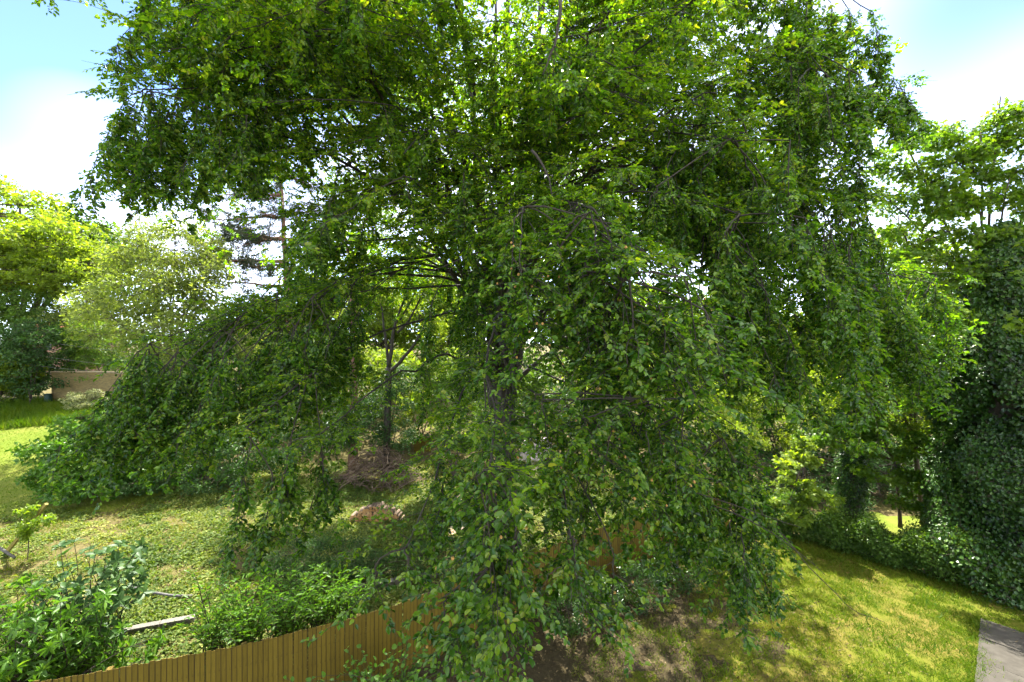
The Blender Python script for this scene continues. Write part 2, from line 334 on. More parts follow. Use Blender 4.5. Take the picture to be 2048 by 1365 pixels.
# ------------------------------------------------------------------ ground
def grid(name, x0, x1, y0, y1, step, mat, dz=0.0, keep=None, xs=None, ys=None):
    xs = np.arange(x0, x1 + step * .5, step) if xs is None else xs; ys = np.arange(y0, y1 + step * .5, step) if ys is None else ys
    X, Y = np.meshgrid(xs, ys, indexing='ij'); Z = ground_z(X, Y) + dz
    V = np.stack([X, Y, Z], -1).reshape(-1, 3); ny = len(ys)
    i = np.arange(len(xs) - 1)[:, None] * ny; j = np.arange(ny - 1)[None, :]
    F = np.stack([i + j, i + ny + j, i + ny + j + 1, i + j + 1], -1).reshape(-1, 4)
    if keep is not None:
        c = V[F].mean(1); F = F[keep(c[:, 0], c[:, 1])]
    g = Geo(); g.add(V, F); o = g.build(name, mat, smooth=True); o['kind'] = 'structure'; return o

def ground_mat(name, cols, cols2, s1=.35, s2=6.0, thr=(.42, .62), bump=.6, fine=30.0):
    m, n, out = newmat(name)
    tc = n.nodes.new('ShaderNodeTexCoord')
    def noise(s, d=6, r=.6):
        q = n.nodes.new('ShaderNodeTexNoise'); q.inputs['Scale'].default_value = s; q.inputs['Detail'].default_value = d; q.inputs['Roughness'].default_value = r
        n.links.new(tc.outputs['Object'], q.inputs['Vector']); return q
    big = noise(s1, 5, .6); f1 = noise(s2, 8, .7); f2 = noise(fine, 4, .7)
    av = n.nodes.new('ShaderNodeMath'); av.operation = 'ADD'; n.links.new(f1.outputs['Fac'], av.inputs[0]); n.links.new(f2.outputs['Fac'], av.inputs[1])
    hv = n.nodes.new('ShaderNodeMath'); hv.operation = 'MULTIPLY'; hv.inputs[1].default_value = .5; n.links.new(av.outputs[0], hv.inputs[0])
    a = ramp(n, cols, hv.outputs[0], [.3 + .4 * i / (len(cols) - 1) for i in range(len(cols))]); b = ramp(n, cols2, hv.outputs[0], [.3 + .4 * i / (len(cols2) - 1) for i in range(len(cols2))])
    mk = n.nodes.new('ShaderNodeMapRange'); mk.inputs['From Min'].default_value = thr[0]; mk.inputs['From Max'].default_value = thr[1]
    ad = n.nodes.new('ShaderNodeMath'); ad.operation = 'MULTIPLY_ADD'; ad.inputs[1].default_value = .35; n.links.new(f1.outputs['Fac'], ad.inputs[0])
    sb = n.nodes.new('ShaderNodeMath'); sb.operation = 'SUBTRACT'; sb.inputs[1].default_value = .175
    n.links.new(big.outputs['Fac'], ad.inputs[2]); n.links.new(ad.outputs[0], sb.inputs[0]); n.links.new(sb.outputs[0], mk.inputs['Value'])
    mx = n.nodes.new('ShaderNodeMix'); mx.data_type = 'RGBA'; n.links.new(mk.outputs[0], mx.inputs[0]); n.links.new(a.outputs[0], mx.inputs[6]); n.links.new(b.outputs[0], mx.inputs[7])
    p = n.nodes.new('ShaderNodeBsdfPrincipled'); p.inputs['Roughness'].default_value = .95; p.inputs['Specular IOR Level'].default_value = .1
    bp = n.nodes.new('ShaderNodeBump'); bp.inputs['Strength'].default_value = bump; bp.inputs['Distance'].default_value = .04
    n.links.new(hv.outputs[0], bp.inputs['Height']); n.links.new(bp.outputs[0], p.inputs['Normal'])
    n.links.new(mx.outputs[2], p.inputs['Base Color']); n.links.new(p.outputs[0], out.inputs[0]); return m
M_ground = ground_mat('garden_earth', [(.035, .026, .011), (.085, .066, .028), (.17, .135, .062)], [(.045, .042, .013), (.095, .085, .027), (.17, .15, .055)], .5, 7, (.36, .6), 1.0, 24.0)
M_lawn = ground_mat('dry_lawn', [(.040, .058, .004), (.074, .09, .006), (.11, .12, .010)], [(.058, .050, .009), (.10, .083, .016), (.145, .122, .028)], .45, 5)
M_lawn2 = ground_mat('sunny_lawn', [(.05, .085, .007), (.085, .12, .010), (.12, .145, .016)], [(.08, .10, .012), (.12, .135, .02), (.155, .155, .03)], .3, 4)
M_path = ground_mat('leafy_path', [(.16, .09, .05), (.26, .16, .09), (.40, .28, .18)], [(.30, .23, .16), (.42, .34, .26), (.5, .42, .34)], .8, 9)
xs = np.unique(np.concatenate([np.linspace(-900, -70, 12), np.arange(-70, 45, .7), np.linspace(45, 900, 12)]))
ys = np.unique(np.concatenate([np.linspace(-60, 2, 8), np.arange(2, 75, .7), np.linspace(75, 1500, 14)]))
grid('ground', 0, 0, 0, 0, 1, M_ground, 0, None, xs, ys)

# fence line in plan (photographed top edge, 6.6 m below the camera)
FL = np.array([(-13.2, 7.35), (-8.77, 8.39), (-5.93, 9.26), (-4.05, 10.07), (-2.95, 10.67), (-1.71, 11.56), (.785, 13.44), (3.54, 15.38), (9.9, 19.4)])
def fence_y(x): return np.interp(x, FL[:, 0], FL[:, 1])
HEDGE = np.array([(10.6, 18.9), (12.2, 17.4), (13.9, 15.7), (15.4, 14.2), (17.6, 12.2), (20.5, 9.4)])   # garden side of the hedge
def hedge_x(y): return np.interp(-y, -HEDGE[:, 1], HEDGE[:, 0])
grid('lawn', -14, 26, 2, 21, .2, M_lawn, .02, lambda x, y: (y < fence_y(x) - .1) & (x < hedge_x(y) + 1.0) & (np.hypot((x - 1.5) * .9, y - 13.5) > 4.6 + 1.0 * np.sin(x * 2.1 + y) + .7 * np.sin(y * 3.3 - x * 1.7)))
grid('soil', -8, 12, 5, 19, .4, M_soil, .008, lambda x, y: (y < fence_y(x) - .1) & (np.hypot((x - 1.5) * .8, y - 13) < 8))
def far_lawn(x, y): return (x < -19.5 - .5 * np.sin(y)) & (x > -62) & (y > 20.5 + .04 * (x + 20) + .5 * np.sin(x * .8)) & (y < 40.5 + np.sin(x))
grid('lawn', -62, -18, 15, 43, .45, M_lawn2, .02, far_lawn)
def back_lawn(x, y): return (x > hedge_x(np.clip(y, 9.4, 18.9)) + 1.2) & ((x - 17.9) ** 2 / 3.2 + (y - 19.0) ** 2 / 3.2 + .5 * np.sin(x * 3) * np.sin(y * 2.7) < 1)
grid('lawn', 10, 32, 14, 34, .5, M_lawn2, .02, back_lawn)
def gpath(x, y):
    c = -2.4 + (y - 18) * -.02; return (np.abs(x - c - .25 * np.sin(y)) < .38) & (y > 18.2) & (y < 23.5)
grid('path', -6, 2, 17, 26, .16, M_path, .02, gpath)
M_gravel = ground_mat('pale_gravel', [(.22, .18, .16), (.30, .26, .24), (.4, .36, .33)], [(.26, .22, .19), (.33, .29, .26), (.4, .37, .34)], .8, 12)
grid('path', -1, 7, 24, 33, .3, M_gravel, .02, lambda x, y: (np.abs(x - .9 - (y - 26) * .16 - .2 * np.sin(y * 1.3)) < 1.1))

# grass blades and litter over the lawns
def scatter(n, x0, x1, y0, y1, keep):
    x = U(x0, x1, n); y = U(y0, y1, n); k = keep(x, y); return x[k], y[k]
def blades(name, x, y, h, wd, label, mat, tint=None):
    m = len(x); z = ground_z(x, y) + .015; a = U(0, 6.283, m); hh = h * U(.5, 1.3, m)
    P = np.stack([x, y, z], 1); D = np.stack([np.cos(a), np.sin(a), 0 * a], 1); lean = rng.normal(0, .5, (m, 2)) * hh[:, None]
    tip = P + np.stack([lean[:, 0], lean[:, 1], hh], 1); s = D * (wd * U(.6, 1.3, m))[:, None]
    V = np.stack([P - s, P + s, tip], 1).reshape(-1, 3)
    g = Geo(); t = np.clip(.75 * vnoise(x, y, .8, 3) + rng.normal(.1, .17, m), 0, 1) if tint is None else tint
    g.add(V, np.arange(3 * m).reshape(-1, 3), np.repeat(t, 3)); o = g.build(name, mat, kind='stuff'); tag(o, label, 'grass'); return o
def on_slab(x, y): return (x > 13.05 + (y - 12) * .55) & (y < 12.75) & (x < 17)
x, y = scatter(9000, -2, 20, 7, 19.5, lambda x, y: (y < fence_y(x) - .3) & (x < hedge_x(y) + .7) & (x > 1.5) & ~on_slab(x, y) & (rng.uniform(0, 1, len(x)) < np.clip((np.hypot(x - 1, y - 14) - 3.5) / 5.5, .22, 1) * (.5 + .75 * vnoise(x, y, 1.1, 5))))
tx, ty = scatter(900, 2, 18, 8, 18, lambda x, y: (y < fence_y(x) - .5) & (x < hedge_x(y) + .5) & ~on_slab(x, y) & (vnoise(x, y, 1.9, 41) > .55)); nb0 = len(x)
x = np.concatenate([x, tx]); y = np.concatenate([y, ty]); m = len(x); prs = []
for q in range(8):
    k = 60; P = np.stack([U(-.16, .16, k), U(-.16, .16, k), np.zeros(k)], 1); a = U(0, 6.283, k); sd = np.stack([np.cos(a), np.sin(a), 0 * a], 1) * U(.004, .009, k)[:, None]; h = U(.02, .075, k) * np.where(U(0, 1, k) < .08, 2.2, 1)
    tip = P + np.stack([rng.normal(0, .6, k) * h, rng.normal(0, .6, k) * h, h], 1); g = Geo(); g.add(np.stack([P - sd, P + sd, tip], 1).reshape(-1, 3), np.arange(3 * k).reshape(-1, 3), np.repeat(np.clip(rng.normal(.35, .18, k), 0, 1), 3)); prs.append(g)
dry = np.clip(1.15 - (np.hypot(x, y - 16) - 6) / 9, 0, 1)
o = sprays('grass', prs, np.stack([x, y, ground_z(x, y) + .015], 1), rz(m, .03), np.where(np.arange(m) >= nb0, U(1.4, 2.2, m), U(.8, 1.3, m)), .5 * dry * vnoise(x, y, .7, 9) + rng.normal(0, .06, m) - .12 * (np.arange(m) >= nb0), [M_grass])
tag(o, 'dry yellow green mown grass on the lawn in front of the board fence', 'grass')
x, y = scatter(60000, -60, -18, 20, 42, far_lawn)
blades('grass', x, y, .08, .02, 'sunlit short grass of the far lawn at the left edge', M_grass, np.clip(.35 + .25 * vnoise(x, y, .5, 2) + rng.normal(0, .12, len(x)), 0, 1))
x, y = scatter(26000, -52, -34.5, 33, 43.5, lambda x, y: ((x + 43) ** 2 / 55 + (y - 38) ** 2 / 22 < 1))
blades('grass', x, y, .6, .03, 'tall unmown grass and weeds beside the brick garden wall', M_grass, np.clip(.2 + .3 * vnoise(x, y, .9, 2) + rng.normal(0, .15, len(x)), 0, 1))
x, y = scatter(30000, -6, 12, 6.5, 19, lambda x, y: (y < fence_y(x) - .05) & (rng.uniform(0, 1, len(x)) < np.clip(1.15 - np.hypot(x - 2.5, (y - 12.5) * 1.1) / 7.5, 0, 1)))
m = len(x); g = Geo()
leaves(g, np.stack([x, y, ground_z(x, y) + U(.03, .06, m)], 1), norm(np.stack([rng.normal(0, 1, m), rng.normal(0, 1, m), rng.normal(0, .25, m)], 1)),
       norm(np.stack([rng.normal(0, .3, m), rng.normal(0, .3, m), np.ones(m)], 1)), U(.05, .085, m), U(.03, .05, m), 'kite', U(0, 1, m))
tag(g.build('leaf_litter', M_litter, kind='stuff'), 'brown fallen beech leaves littering the shaded lawn under the big tree', 'leaf litter')

# ground cover of the left garden
def garden(x, y): return (y > fence_y(x) + .5) & (x < 9) & ~far_lawn(x, y) & ~gpath(x, y)
x, y = scatter(11000, -26, 8, 9.5, 28, garden)
bare = vnoise(x, y, .9, 4) * .5 + vnoise(x, y, 2.3, 8) * .5; lit = np.clip((-x - 10) / 10, 0, 1) * .16
k = (rng.uniform(0, 1, len(x)) < sst(.32, .58, 1 - bare - lit + .12)); x, y = x[k], y[k]; m = len(x); prc = []
for q in range(8):
    k = 34; a = U(0, 6.283, k); r = .30 * U(0, 1, k) ** .5; hp = U(.5, 1.6); P = np.stack([r * np.cos(a), r * np.sin(a), .02 + U(0, .16, k) * (1 - r / .4) * hp], 1); g = Geo()
    L = U(.05, .105, k); leaves(g, P, norm(rng.normal(0, 1, (k, 3)) * np.array([1, 1, .35])), norm(np.array([0, 0, 1.0]) + rng.normal(0, .45, (k, 3))), L, L * U(.7, .9, k), 'oval', np.clip(rng.normal(.38, .2, k), 0, 1)); prc.append(g)
o = sprays('ground_cover', prc, np.stack([x, y, ground_z(x, y)], 1), rz(m, .05), U(.7, 1.3, m), .7 * (vnoise(x, y, .7, 12) - .45) + rng.normal(0, .10, m), [M_cover])
tag(o, 'low leafy ground cover spreading over the garden behind the board fence', 'ground cover'); print('cover patches', m)

x, y = scatter(9000, -28, 6, 10, 27, lambda x, y: garden(x, y) & (rng.uniform(0, 1, len(x)) < .25 + .75 * vnoise(x, y, .8, 21))); m = len(x); prs2 = []
for q in range(6):
    k = 26; P = np.stack([U(-.2, .2, k), U(-.2, .2, k), np.zeros(k)], 1); a = U(0, 6.283, k); sd = np.stack([np.cos(a), np.sin(a), 0 * a], 1) * U(.006, .014, k)[:, None]; h = U(.03, .14, k)
    tip = P + np.stack([rng.normal(0, .8, k) * h, rng.normal(0, .8, k) * h, h * .8], 1); g = Geo(); g.add(np.stack([P - sd, P + sd, tip], 1).reshape(-1, 3), np.arange(3 * k).reshape(-1, 3), np.repeat(np.clip(rng.normal(.55, .25, k), 0, 1), 3)); prs2.append(g)
tag(sprays('grass', prs2, np.stack([x, y, ground_z(x, y) + .01], 1), rz(m, .05), U(.8, 1.5, m), .5 * (vnoise(x, y, .9, 31) - .5), [M_grass]), 'sparse straw coloured grass among the ground cover behind the fence', 'grass')
x, y = scatter(15000, -26, 6, 10, 27, lambda x, y: garden(x, y) & (rng.uniform(0, 1, len(x)) < vnoise(x, y, 1.4, 17))); m = len(x); g = Geo()
leaves(g, np.stack([x, y, ground_z(x, y) + U(.02, .08, m)], 1), norm(np.stack([rng.normal(0, 1, m), rng.normal(0, 1, m), rng.normal(0, .25, m)], 1)), norm(np.stack([rng.normal(0, .35, m), rng.normal(0, .35, m), np.ones(m)], 1)), U(.05, .10, m), U(.03, .06, m), 'kite', U(.2, 1, m))
tag(g.build('leaf_litter', M_litter, kind='stuff'), 'dry fallen leaves scattered through the ground cover behind the fence', 'leaf litter')

# ------------------------------------------------------------------ timber fence
fz = 1.8
fence = thing('board_fence', 'long close board timber fence crossing the garden below the big beech', 'fence', (FL[0][0], FL[0][1], 0))
seg = np.diff(FL, axis=0); sl_ = np.linalg.norm(seg, axis=1); cum = np.concatenate([[0], np.cumsum(sl_)]); TOT = cum[-1]
def fpos(s):
    i = min(np.searchsorted(cum, s, side='right') - 1, len(seg) - 1); u = (s - cum[i]) / sl_[i]; p = FL[i] + seg[i] * u; d = seg[i] / sl_[i]; return p, d
bmeshes = []
for q in range(5):
    g = Geo(); wd, th = .104, .018 - .001 * q
    prof = np.array([(-wd / 2, 0.0), (wd / 2, .004), (wd / 2, .004 + th), (-wd / 2, .010)])   # feather edged
    top = fz - .012 * (q % 3); V = []
    for zz in (.14, top): V += [(a, -b, zz) for a, b in prof]
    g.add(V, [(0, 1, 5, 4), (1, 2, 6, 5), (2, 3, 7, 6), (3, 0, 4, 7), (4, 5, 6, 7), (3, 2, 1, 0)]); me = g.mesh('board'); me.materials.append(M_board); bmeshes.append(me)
s = .05; nb = 0
while s < TOT - .05:
    p, d = fpos(s); a = math.atan2(d[1], d[0])
    M = Matrix.Translation((p[0], p[1], float(ground_z(p[0], p[1])) * 0 + rng.normal(0, .006))) @ Matrix.Rotation(a + rng.normal(.06, .02), 4, 'Z') @ Matrix.Rotation(rng.normal(0, .005), 4, 'Y')
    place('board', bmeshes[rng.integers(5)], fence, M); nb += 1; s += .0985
print('boards', nb)
g = Geo(); box(g, (-.05, .05, -.02), (.05, .15, fz - .05)); pm = g.mesh('post'); pm.materials.append(M_fence)
for s in np.arange(.4, TOT, 2.4):
    p, d = fpos(s); place('post', pm, fence, Matrix.Translation((p[0], p[1], 0)) @ Matrix.Rotation(math.atan2(d[1], d[0]), 4, 'Z'))
for i in range(len(seg)):
    for zz in (.35, .95, 1.5):
        g = Geo(); box(g, (0, .006, zz), (sl_[i], .048, zz + .07)); me = g.mesh('rail'); me.materials.append(M_fence)
        place('rail', me, fence, Matrix.Translation((FL[i][0], FL[i][1], 0)) @ Matrix.Rotation(math.atan2(seg[i][1], seg[i][0]), 4, 'Z'))
    g = Geo(); box(g, (0, -.012, -.02), (sl_[i], .02, .138)); me = g.mesh('gravel_board'); me.materials.append(M_fence)
    place('gravel_board', me, fence, Matrix.Translation((FL[i][0], FL[i][1], 0)) @ Matrix.Rotation(math.atan2(seg[i][1], seg[i][0]), 4, 'Z'))

# ------------------------------------------------------------------ the great beech
TB = np.array([-.25, 17.5, 0.0])
beech = thing('beech_tree', 'huge weeping beech with drooping leafy branches filling the middle of the picture', 'tree', TB)
g = Geo()
zt = np.array([-.3, .1, .5, 1.2, 2.5, 4, 5.5, 7.0]); rt = np.array([.85, .66, .52, .46, .43, .41, .42, .40])
tube(g, np.stack([TB[0] + .06 * np.sin(zt), TB[1] + 0 * zt, zt], 1), rt, 14); g.build('trunk', M_bark, beech, smooth=True)
LIMBS = []          # sampled points of every limb, to hang branches from
def limb(pts, r0, r1, sides=8, amp=.03, name='limb'):
    pts = wiggle(np.asarray(pts), amp); g = Geo(); tube(g, pts, r1 + (r0 - r1) * np.linspace(1, 0, len(pts)) ** 1.3, sides); g.build(name, M_limb, beech, smooth=True)
    LIMBS.append(pts); return pts
stems = []
for (dx, dy, h0, top, r) in [(-1.5, -.4, 5.6, 23, .26), (.15, -.6, 6.2, 25, .27), (1.3, .3, 6.0, 24, .25), (2.6, -.7, 6.4, 21, .2), (-3.0, .8, 5.2, 20, .2), (-.4, 2.2, 6.6, 25, .22), (.9, -2.2, 6.3, 20, .17)]:
    p0 = TB + np.array([dx * .12, dy * .12, h0]); p2 = TB + np.array([dx * 1.35, dy * 1.35, top]); p1 = (p0 + p2) / 2 + np.array([-dx * .15, -dy * .15, .5])
    stems.append(limb(bez(p0, p1, p2, 16), r, .06, 9, .05, 'stem'))
def crown_r(z): return np.where(z > 13, 11.2 * np.sqrt(np.clip(1 - ((z - 13) / 15.0) ** 2, .02, 1)), 11.2)
KB = 6
gw = Geo()                                   # all the thin wood
INST = {'spread': [], 'hang': []}            # spray positions: (points, azimuths, size)
EXPL = []                                    # near shoots built leaf by leaf
def curve_pts(p0, d0, ln, droop, k=8, amp=.03):
    s = np.linspace(0, 1, k)[None, :, None] * ln[:, None, None]; pts = p0[:, None, :] + d0[:, None, :] * s; pts[..., 2] -= droop[:, None] * s[..., 0] ** 2
    return pts + np.cumsum(rng.normal(0, amp, pts.shape), 1) * np.linspace(0, 1, k)[None, :, None]
def along(pts, t):
    """points and tangents at t (0..1) on each polyline: pts (m,k,3), t (m,q)"""
    m, k, _ = pts.shape; f = np.clip(t, 0, .9999) * (k - 1); i0 = f.astype(int); r = np.arange(m)[:, None]; a, b = pts[r, i0], pts[r, i0 + 1]; return a + (b - a) * (f - i0)[..., None], norm(b - a)
def side_branches(pts, nsec, ln0, ln1, dens, t0=.24, size=1.0, r=.014):
    """secondary branches off one bough, each carrying flat leafy sprays"""
    tt = np.sort(U(t0, 1.0, nsec)); q, T = along(pts[None], tt[None]); q, T = q[0], T[0]; lat = norm(np.cross(T, [0, 0, 1.0])); sg = np.where(np.arange(nsec) % 2, 1, -1)[:, None]
    d = norm(T * .6 + lat * sg * U(.45, 1.0, (nsec, 1)) + rng.normal(0, .2, (nsec, 3))); ln = U(ln0, ln1, nsec) * (1.2 - .45 * tt); S = curve_pts(q, d, ln, U(.05, .16, nsec))
    tubes(gw, S, np.linspace(r, .005, 8), 4)
    nb = max(int(dens * ln.mean()), 3); t = (np.arange(nb)[None] + U(0, 1, (nsec, nb))) / nb; t = .10 + .9 * t; P, Tn = along(S, t)
    sgn = np.where(np.arange(nb) % 2, 1, -1)[None]; az = np.arctan2(Tn[..., 1], Tn[..., 0]) + sgn * U(.3, 1.1, (nsec, nb)); INST['spread'].append((P.reshape(-1, 3), az.ravel(), size * U(.7, 1.25, nsec * nb)))
    P, Tn = along(pts[None], U(.45, 1, (1, 5))); INST['spread'].append((P[0], U(0, 6.283, 5), size * U(.7, 1.1, 5)))
PRIM = []
def main_bough(th, z_end, r_end, nsec, up=2.2, r0=.11, dens=2.7, size=1.0, prim=True):
    e = TB + np.array([math.sin(th) * r_end, -math.cos(th) * r_end, z_end])
    if prim:
        zs = np.clip(z_end * U(.5, .75) + 1, 6.5, 17); c = [q[np.argmin(np.abs(q[:, 2] - zs))] for q in stems]; p0 = min(c, key=lambda q: np.linalg.norm(q[:2] - e[:2]) + U(0, 3)); m_ = p0 * .42 + e * .58; m_[2] = max(p0[2], z_end) + up
    else:           # forks off an older bough
        c = [q[rng.integers(4, 9)] for q in PRIM]; p0 = min(c, key=lambda q: np.linalg.norm(q - e) + U(0, 2) + 3 * max(0, q[2] - z_end - 2)); m_ = p0 * .5 + e * .5; m_[2] = max(p0[2], z_end) + up * .5; r0 = r0 * .5
    pts = limb(bez(p0, m_, e, 14), r0, .012, 6, .10)
    if prim: PRIM.append(pts)
    side_branches(pts, nsec, 1.2, 2.8, dens, size=size, t0=.3 if prim else .15); n = 9; P, T = along(pts[None], U(.6, 1, (1, n))); INST['hang'].append((P[0], U(0, 6.283, n), size * U(.9, 1.5, n)))
def cr_(th, z): return float(crown_r(z)) * (.94 if th > R_(25) else 1)
def zcap(th, r): return min(26.0, 10.8 + .84 * (17.5 - r * math.cos(th)))     # crown cut lower towards the camera, so sun reaches the front leaves
def bough_at(th, fr, fz, nsec, **kw):
    r0_ = 11.0 * fr; z1 = zcap(th, r0_); z0 = 13.2 if (th < R_(-20) and fr > .7) else (10.6 if fr > .7 else 12.0)
    z = z0 + (max(z1, z0 + 1.5) - z0) * fz; main_bough(th, z, min(r0_, cr_(th, z)) * (.95 if th > R_(25) else 1), nsec, U(.9, 2.2), **kw)
pm_ = rng.permutation(34)
for i in range(34): bough_at(R_(-80 + 154 * (i + U(0, 1)) / 34), U(.78, 1.02), (pm_[i] + U(0, 1)) / 34, 8)
for i in range(10):
    th = R_(85 + 19 * (i + U(0, 1))); z = U(9, 24); main_bough(th, z, cr_(th, z) * U(.75, .95), 7, U(1, 2.4), dens=2.2, size=1.25)
pm_ = rng.permutation(36); pq_ = rng.permutation(26)
for i in range(36): bough_at(R_(-80 + 154 * (i + U(0, 1)) / 36), U(.75, 1.02), (pm_[i] + U(0, 1)) / 36, 8, prim=False)
for i in range(26): bough_at(R_(-80 + 160 * (i + U(0, 1)) / 26), U(.3, .7), (pq_[i] + U(0, 1)) / 26, 8, prim=False)
for i in range(10):
    th = R_(U(85, 275)); z = U(9, 25); main_bough(th, z, cr_(th, z) * U(.7, .95), 7, U(1, 2), dens=2.2, size=1.25, prim=False)

# hanging skirts: (px0, px1, y_top, y_bottom, depth0, depth1, hanging branches, lean)
SK = [
 (955, 1045, 940, 1330, 4.5, 5.2, 8, 0), (890, 990, 1130, 1330, 4.7, 5.3, 5, -.1), (1125, 1235, 1080, 1250, 4.6, 5.2, 3, .1),
 (1020, 1250, 430, 740, 5.2, 6.6, 14, .05), (1130, 1420, 520, 820, 4.9, 6.4, 22, .12), (1050, 1400, 780, 960, 5.0, 6.4, 15, .1),
 (1280, 1500, 860, 1090, 6.6, 8.4, 14, .3), (1450, 1510, 1020, 1190, 6.7, 7.4, 3, .1), 
 (870, 1010, 960, 1080, 5.8, 7.2, 6, -.2), (470, 620, 880, 1090, 6.6, 7.8, 4, -.3), (600, 670, 860, 980, 6.8, 8.0, 2, -.2),
 (270, 430, 690, 930, 7.6, 9.6, 16, -.6), (400, 610, 640, 900, 7.4, 9.8, 17, -.5), (570, 710, 600, 820, 8.5, 12, 13, -.3),
 (590, 700, 400, 580, 8.5, 11.5, 7, -.2), (880, 1000, 500, 860, 8.5, 12.5, 6, 0), 
 (1400, 1620, 430, 820, 6.8, 9.5, 23, .3), (1600, 1760, 400, 780, 8.0, 11.0, 22, .3), (1720, 1850, 540, 790, 9.5, 12.0, 11, .4), (1800, 1910, 560, 650, 10, 12, 5, .6),
 (1560, 1740, 100, 430, 8.0, 11.0, 13, .1), (1600, 1780, -40, 200, 8.6, 11, 8, .1), (1130, 1290, 930, 1060, 5.6, 7.2, 6, .1), (780, 870, 1110, 1180, 5.3, 5.8, 2, -.7), (1300, 1560, 250, 530, 6.5, 9.5, 18, .1), (880, 1100, 330, 530, 7, 10, 3, 0), (240, 430, 180, 390, 8.6, 10.4, 12, -.3), (420, 560, 220, 390, 8.4, 10.4, 7, -.2), (300, 480, -60, 150, 8.2, 10, 8, -.2), (1740, 1850, 150, 250, 9, 11, 5, .5),
]
for (a, b_, y0, y1, d0, d1, n, lean) in SK:
    ends = []
    for q in range(max(1, n // 5)):
        e = at(U(a, b_), y0 + U(-20, 30), U(d0, d1)); zs = np.clip(e[2] + U(.5, 3.0), 6.6, 15); st = stems[rng.integers(len(stems))]; p0 = st[np.argmin(np.abs(st[:, 2] - zs))]
        m_ = p0 * .45 + e * .55; m_[2] = max(p0[2], e[2]) + U(.7, 1.8); q_ = limb(bez(p0, m_, e, 14), .06, .012, 6, .08); ends.append(q_)
        P_, T_ = along(q_[None], U(.6, 1, (1, 16))); INST['spread'].append((P_[0], np.arctan2(T_[0][:, 1], T_[0][:, 0]) + rng.choice([-1, 1], 16) * U(.2, 1.2, 16), U(.6, 1.0, 16)))
        P_, T_ = along(q_[None], U(.86, 1, (1, 6))); INST['spread'].append((P_[0], U(0, 6.283, 6), U(.6, 1.0, 6))); INST['hang'].append((P_[0], U(0, 6.283, 6), U(.6, 1.1, 6)))
    LPn = np.concatenate([q[6:] for q in ends]); used = np.zeros(len(LPn))
    dd = U(d0, d1, n); f0 = U(0, .45, n); f1 = U(.6, 1.0, n); px = np.linspace(a, b_, n) + U(-1, 1, n) * (b_ - a) / n; yt = y0 + f0 * (y1 - y0); yb = y0 + f1 * (y1 - y0)
    for i in range(n):
        p = at(px[i], yt[i], dd[i]); dz = np.where(LPn[:, 2] < p[2] - .2, 2.0, 0); j = np.argmin(np.linalg.norm(LPn - p, axis=1) + dz + used); used[max(0, j - 1):j + 2] += .7; an = LPn[j]; v_ = p - an; l_ = np.linalg.norm(v_); p = an + v_ * min(1.0, 1.9 / max(l_, .01))
        ln = (yb[i] - yt[i]) / FPX * dd[i]; e = p + np.array([lean * ln + U(-.25, .25), U(-.35, .1), -ln]); m_ = p + (p - an) * .25 + np.array([0, 0, .1])
        cord = wiggle(np.concatenate([bez(an, an * .5 + p * .5 + np.array([0, 0, .06 * np.linalg.norm(p - an)]), p, 6)[:-1], bez(p, p * .6 + e * .4 + np.array([-.1 * lean * ln, 0, 0]), e, 8)]), .018)
        tubes(gw, cord[None], np.linspace(.014, .004, len(cord)), 4)
        h = cord[4:]; lnh = np.linalg.norm(np.diff(h, axis=0), axis=1).sum(); nb = int(lnh * (6.5 if dd[i] > 6 else 7.5)) + 3; P, Tn = along(h[None], ((np.arange(nb) + U(0, 1, nb)) / nb)[None]); P = P[0]
        az = U(0, 6.283, nb)
        if dd[i] < 6.6: 
            D = norm(np.stack([np.cos(az) * .8 + lean * .5, np.sin(az) * .8 - .1, U(-.75, -.1, nb)], 1)); EXPL.append(curve_pts(P, D, U(.25, .75, nb), U(.15, .5, nb), KB, .015))
        else: INST['hang'].append((P, az, U(.65, 1.15, nb)))
Bx = np.concatenate(EXPL); tubes(gw, Bx, np.linspace(.005, .002, KB), 3)

# twigs and leaves
def twigs_of(Bp, per_m, tl):
    ln = np.linalg.norm(np.diff(Bp, axis=1), axis=2).sum(1); cnt = np.maximum((ln * per_m).astype(int), 3)
    idx = np.repeat(np.arange(len(Bp)), cnt); m = len(idx); t = np.clip(U(.08, 1.02, m), 0, .999) * (KB - 1); i0 = t.astype(int)
    a, b_ = Bp[idx, i0], Bp[idx, i0 + 1]; p = a + (b_ - a) * (t - i0)[:, None]; T = norm(b_ - a)
    lat = norm(np.cross(T, np.array([0, 0, 1.0])) + 1e-4); sg = rng.choice([-1, 1], m)[:, None]; hang = np.clip(-T[:, 2:3], 0, 1)
    ra = U(0, 6.283, m); radial = np.stack([np.cos(ra), np.sin(ra), 0 * ra], 1)
    d = norm(T * .6 + (lat * sg * (1 - hang) + radial * hang) * .9 + rng.normal(0, .18, (m, 3)) + np.array([0, 0, -.12]))
    return p, d, tl * U(.6, 1.4, m) * (1.15 - .5 * t / (KB - 1)), hang[:, 0]
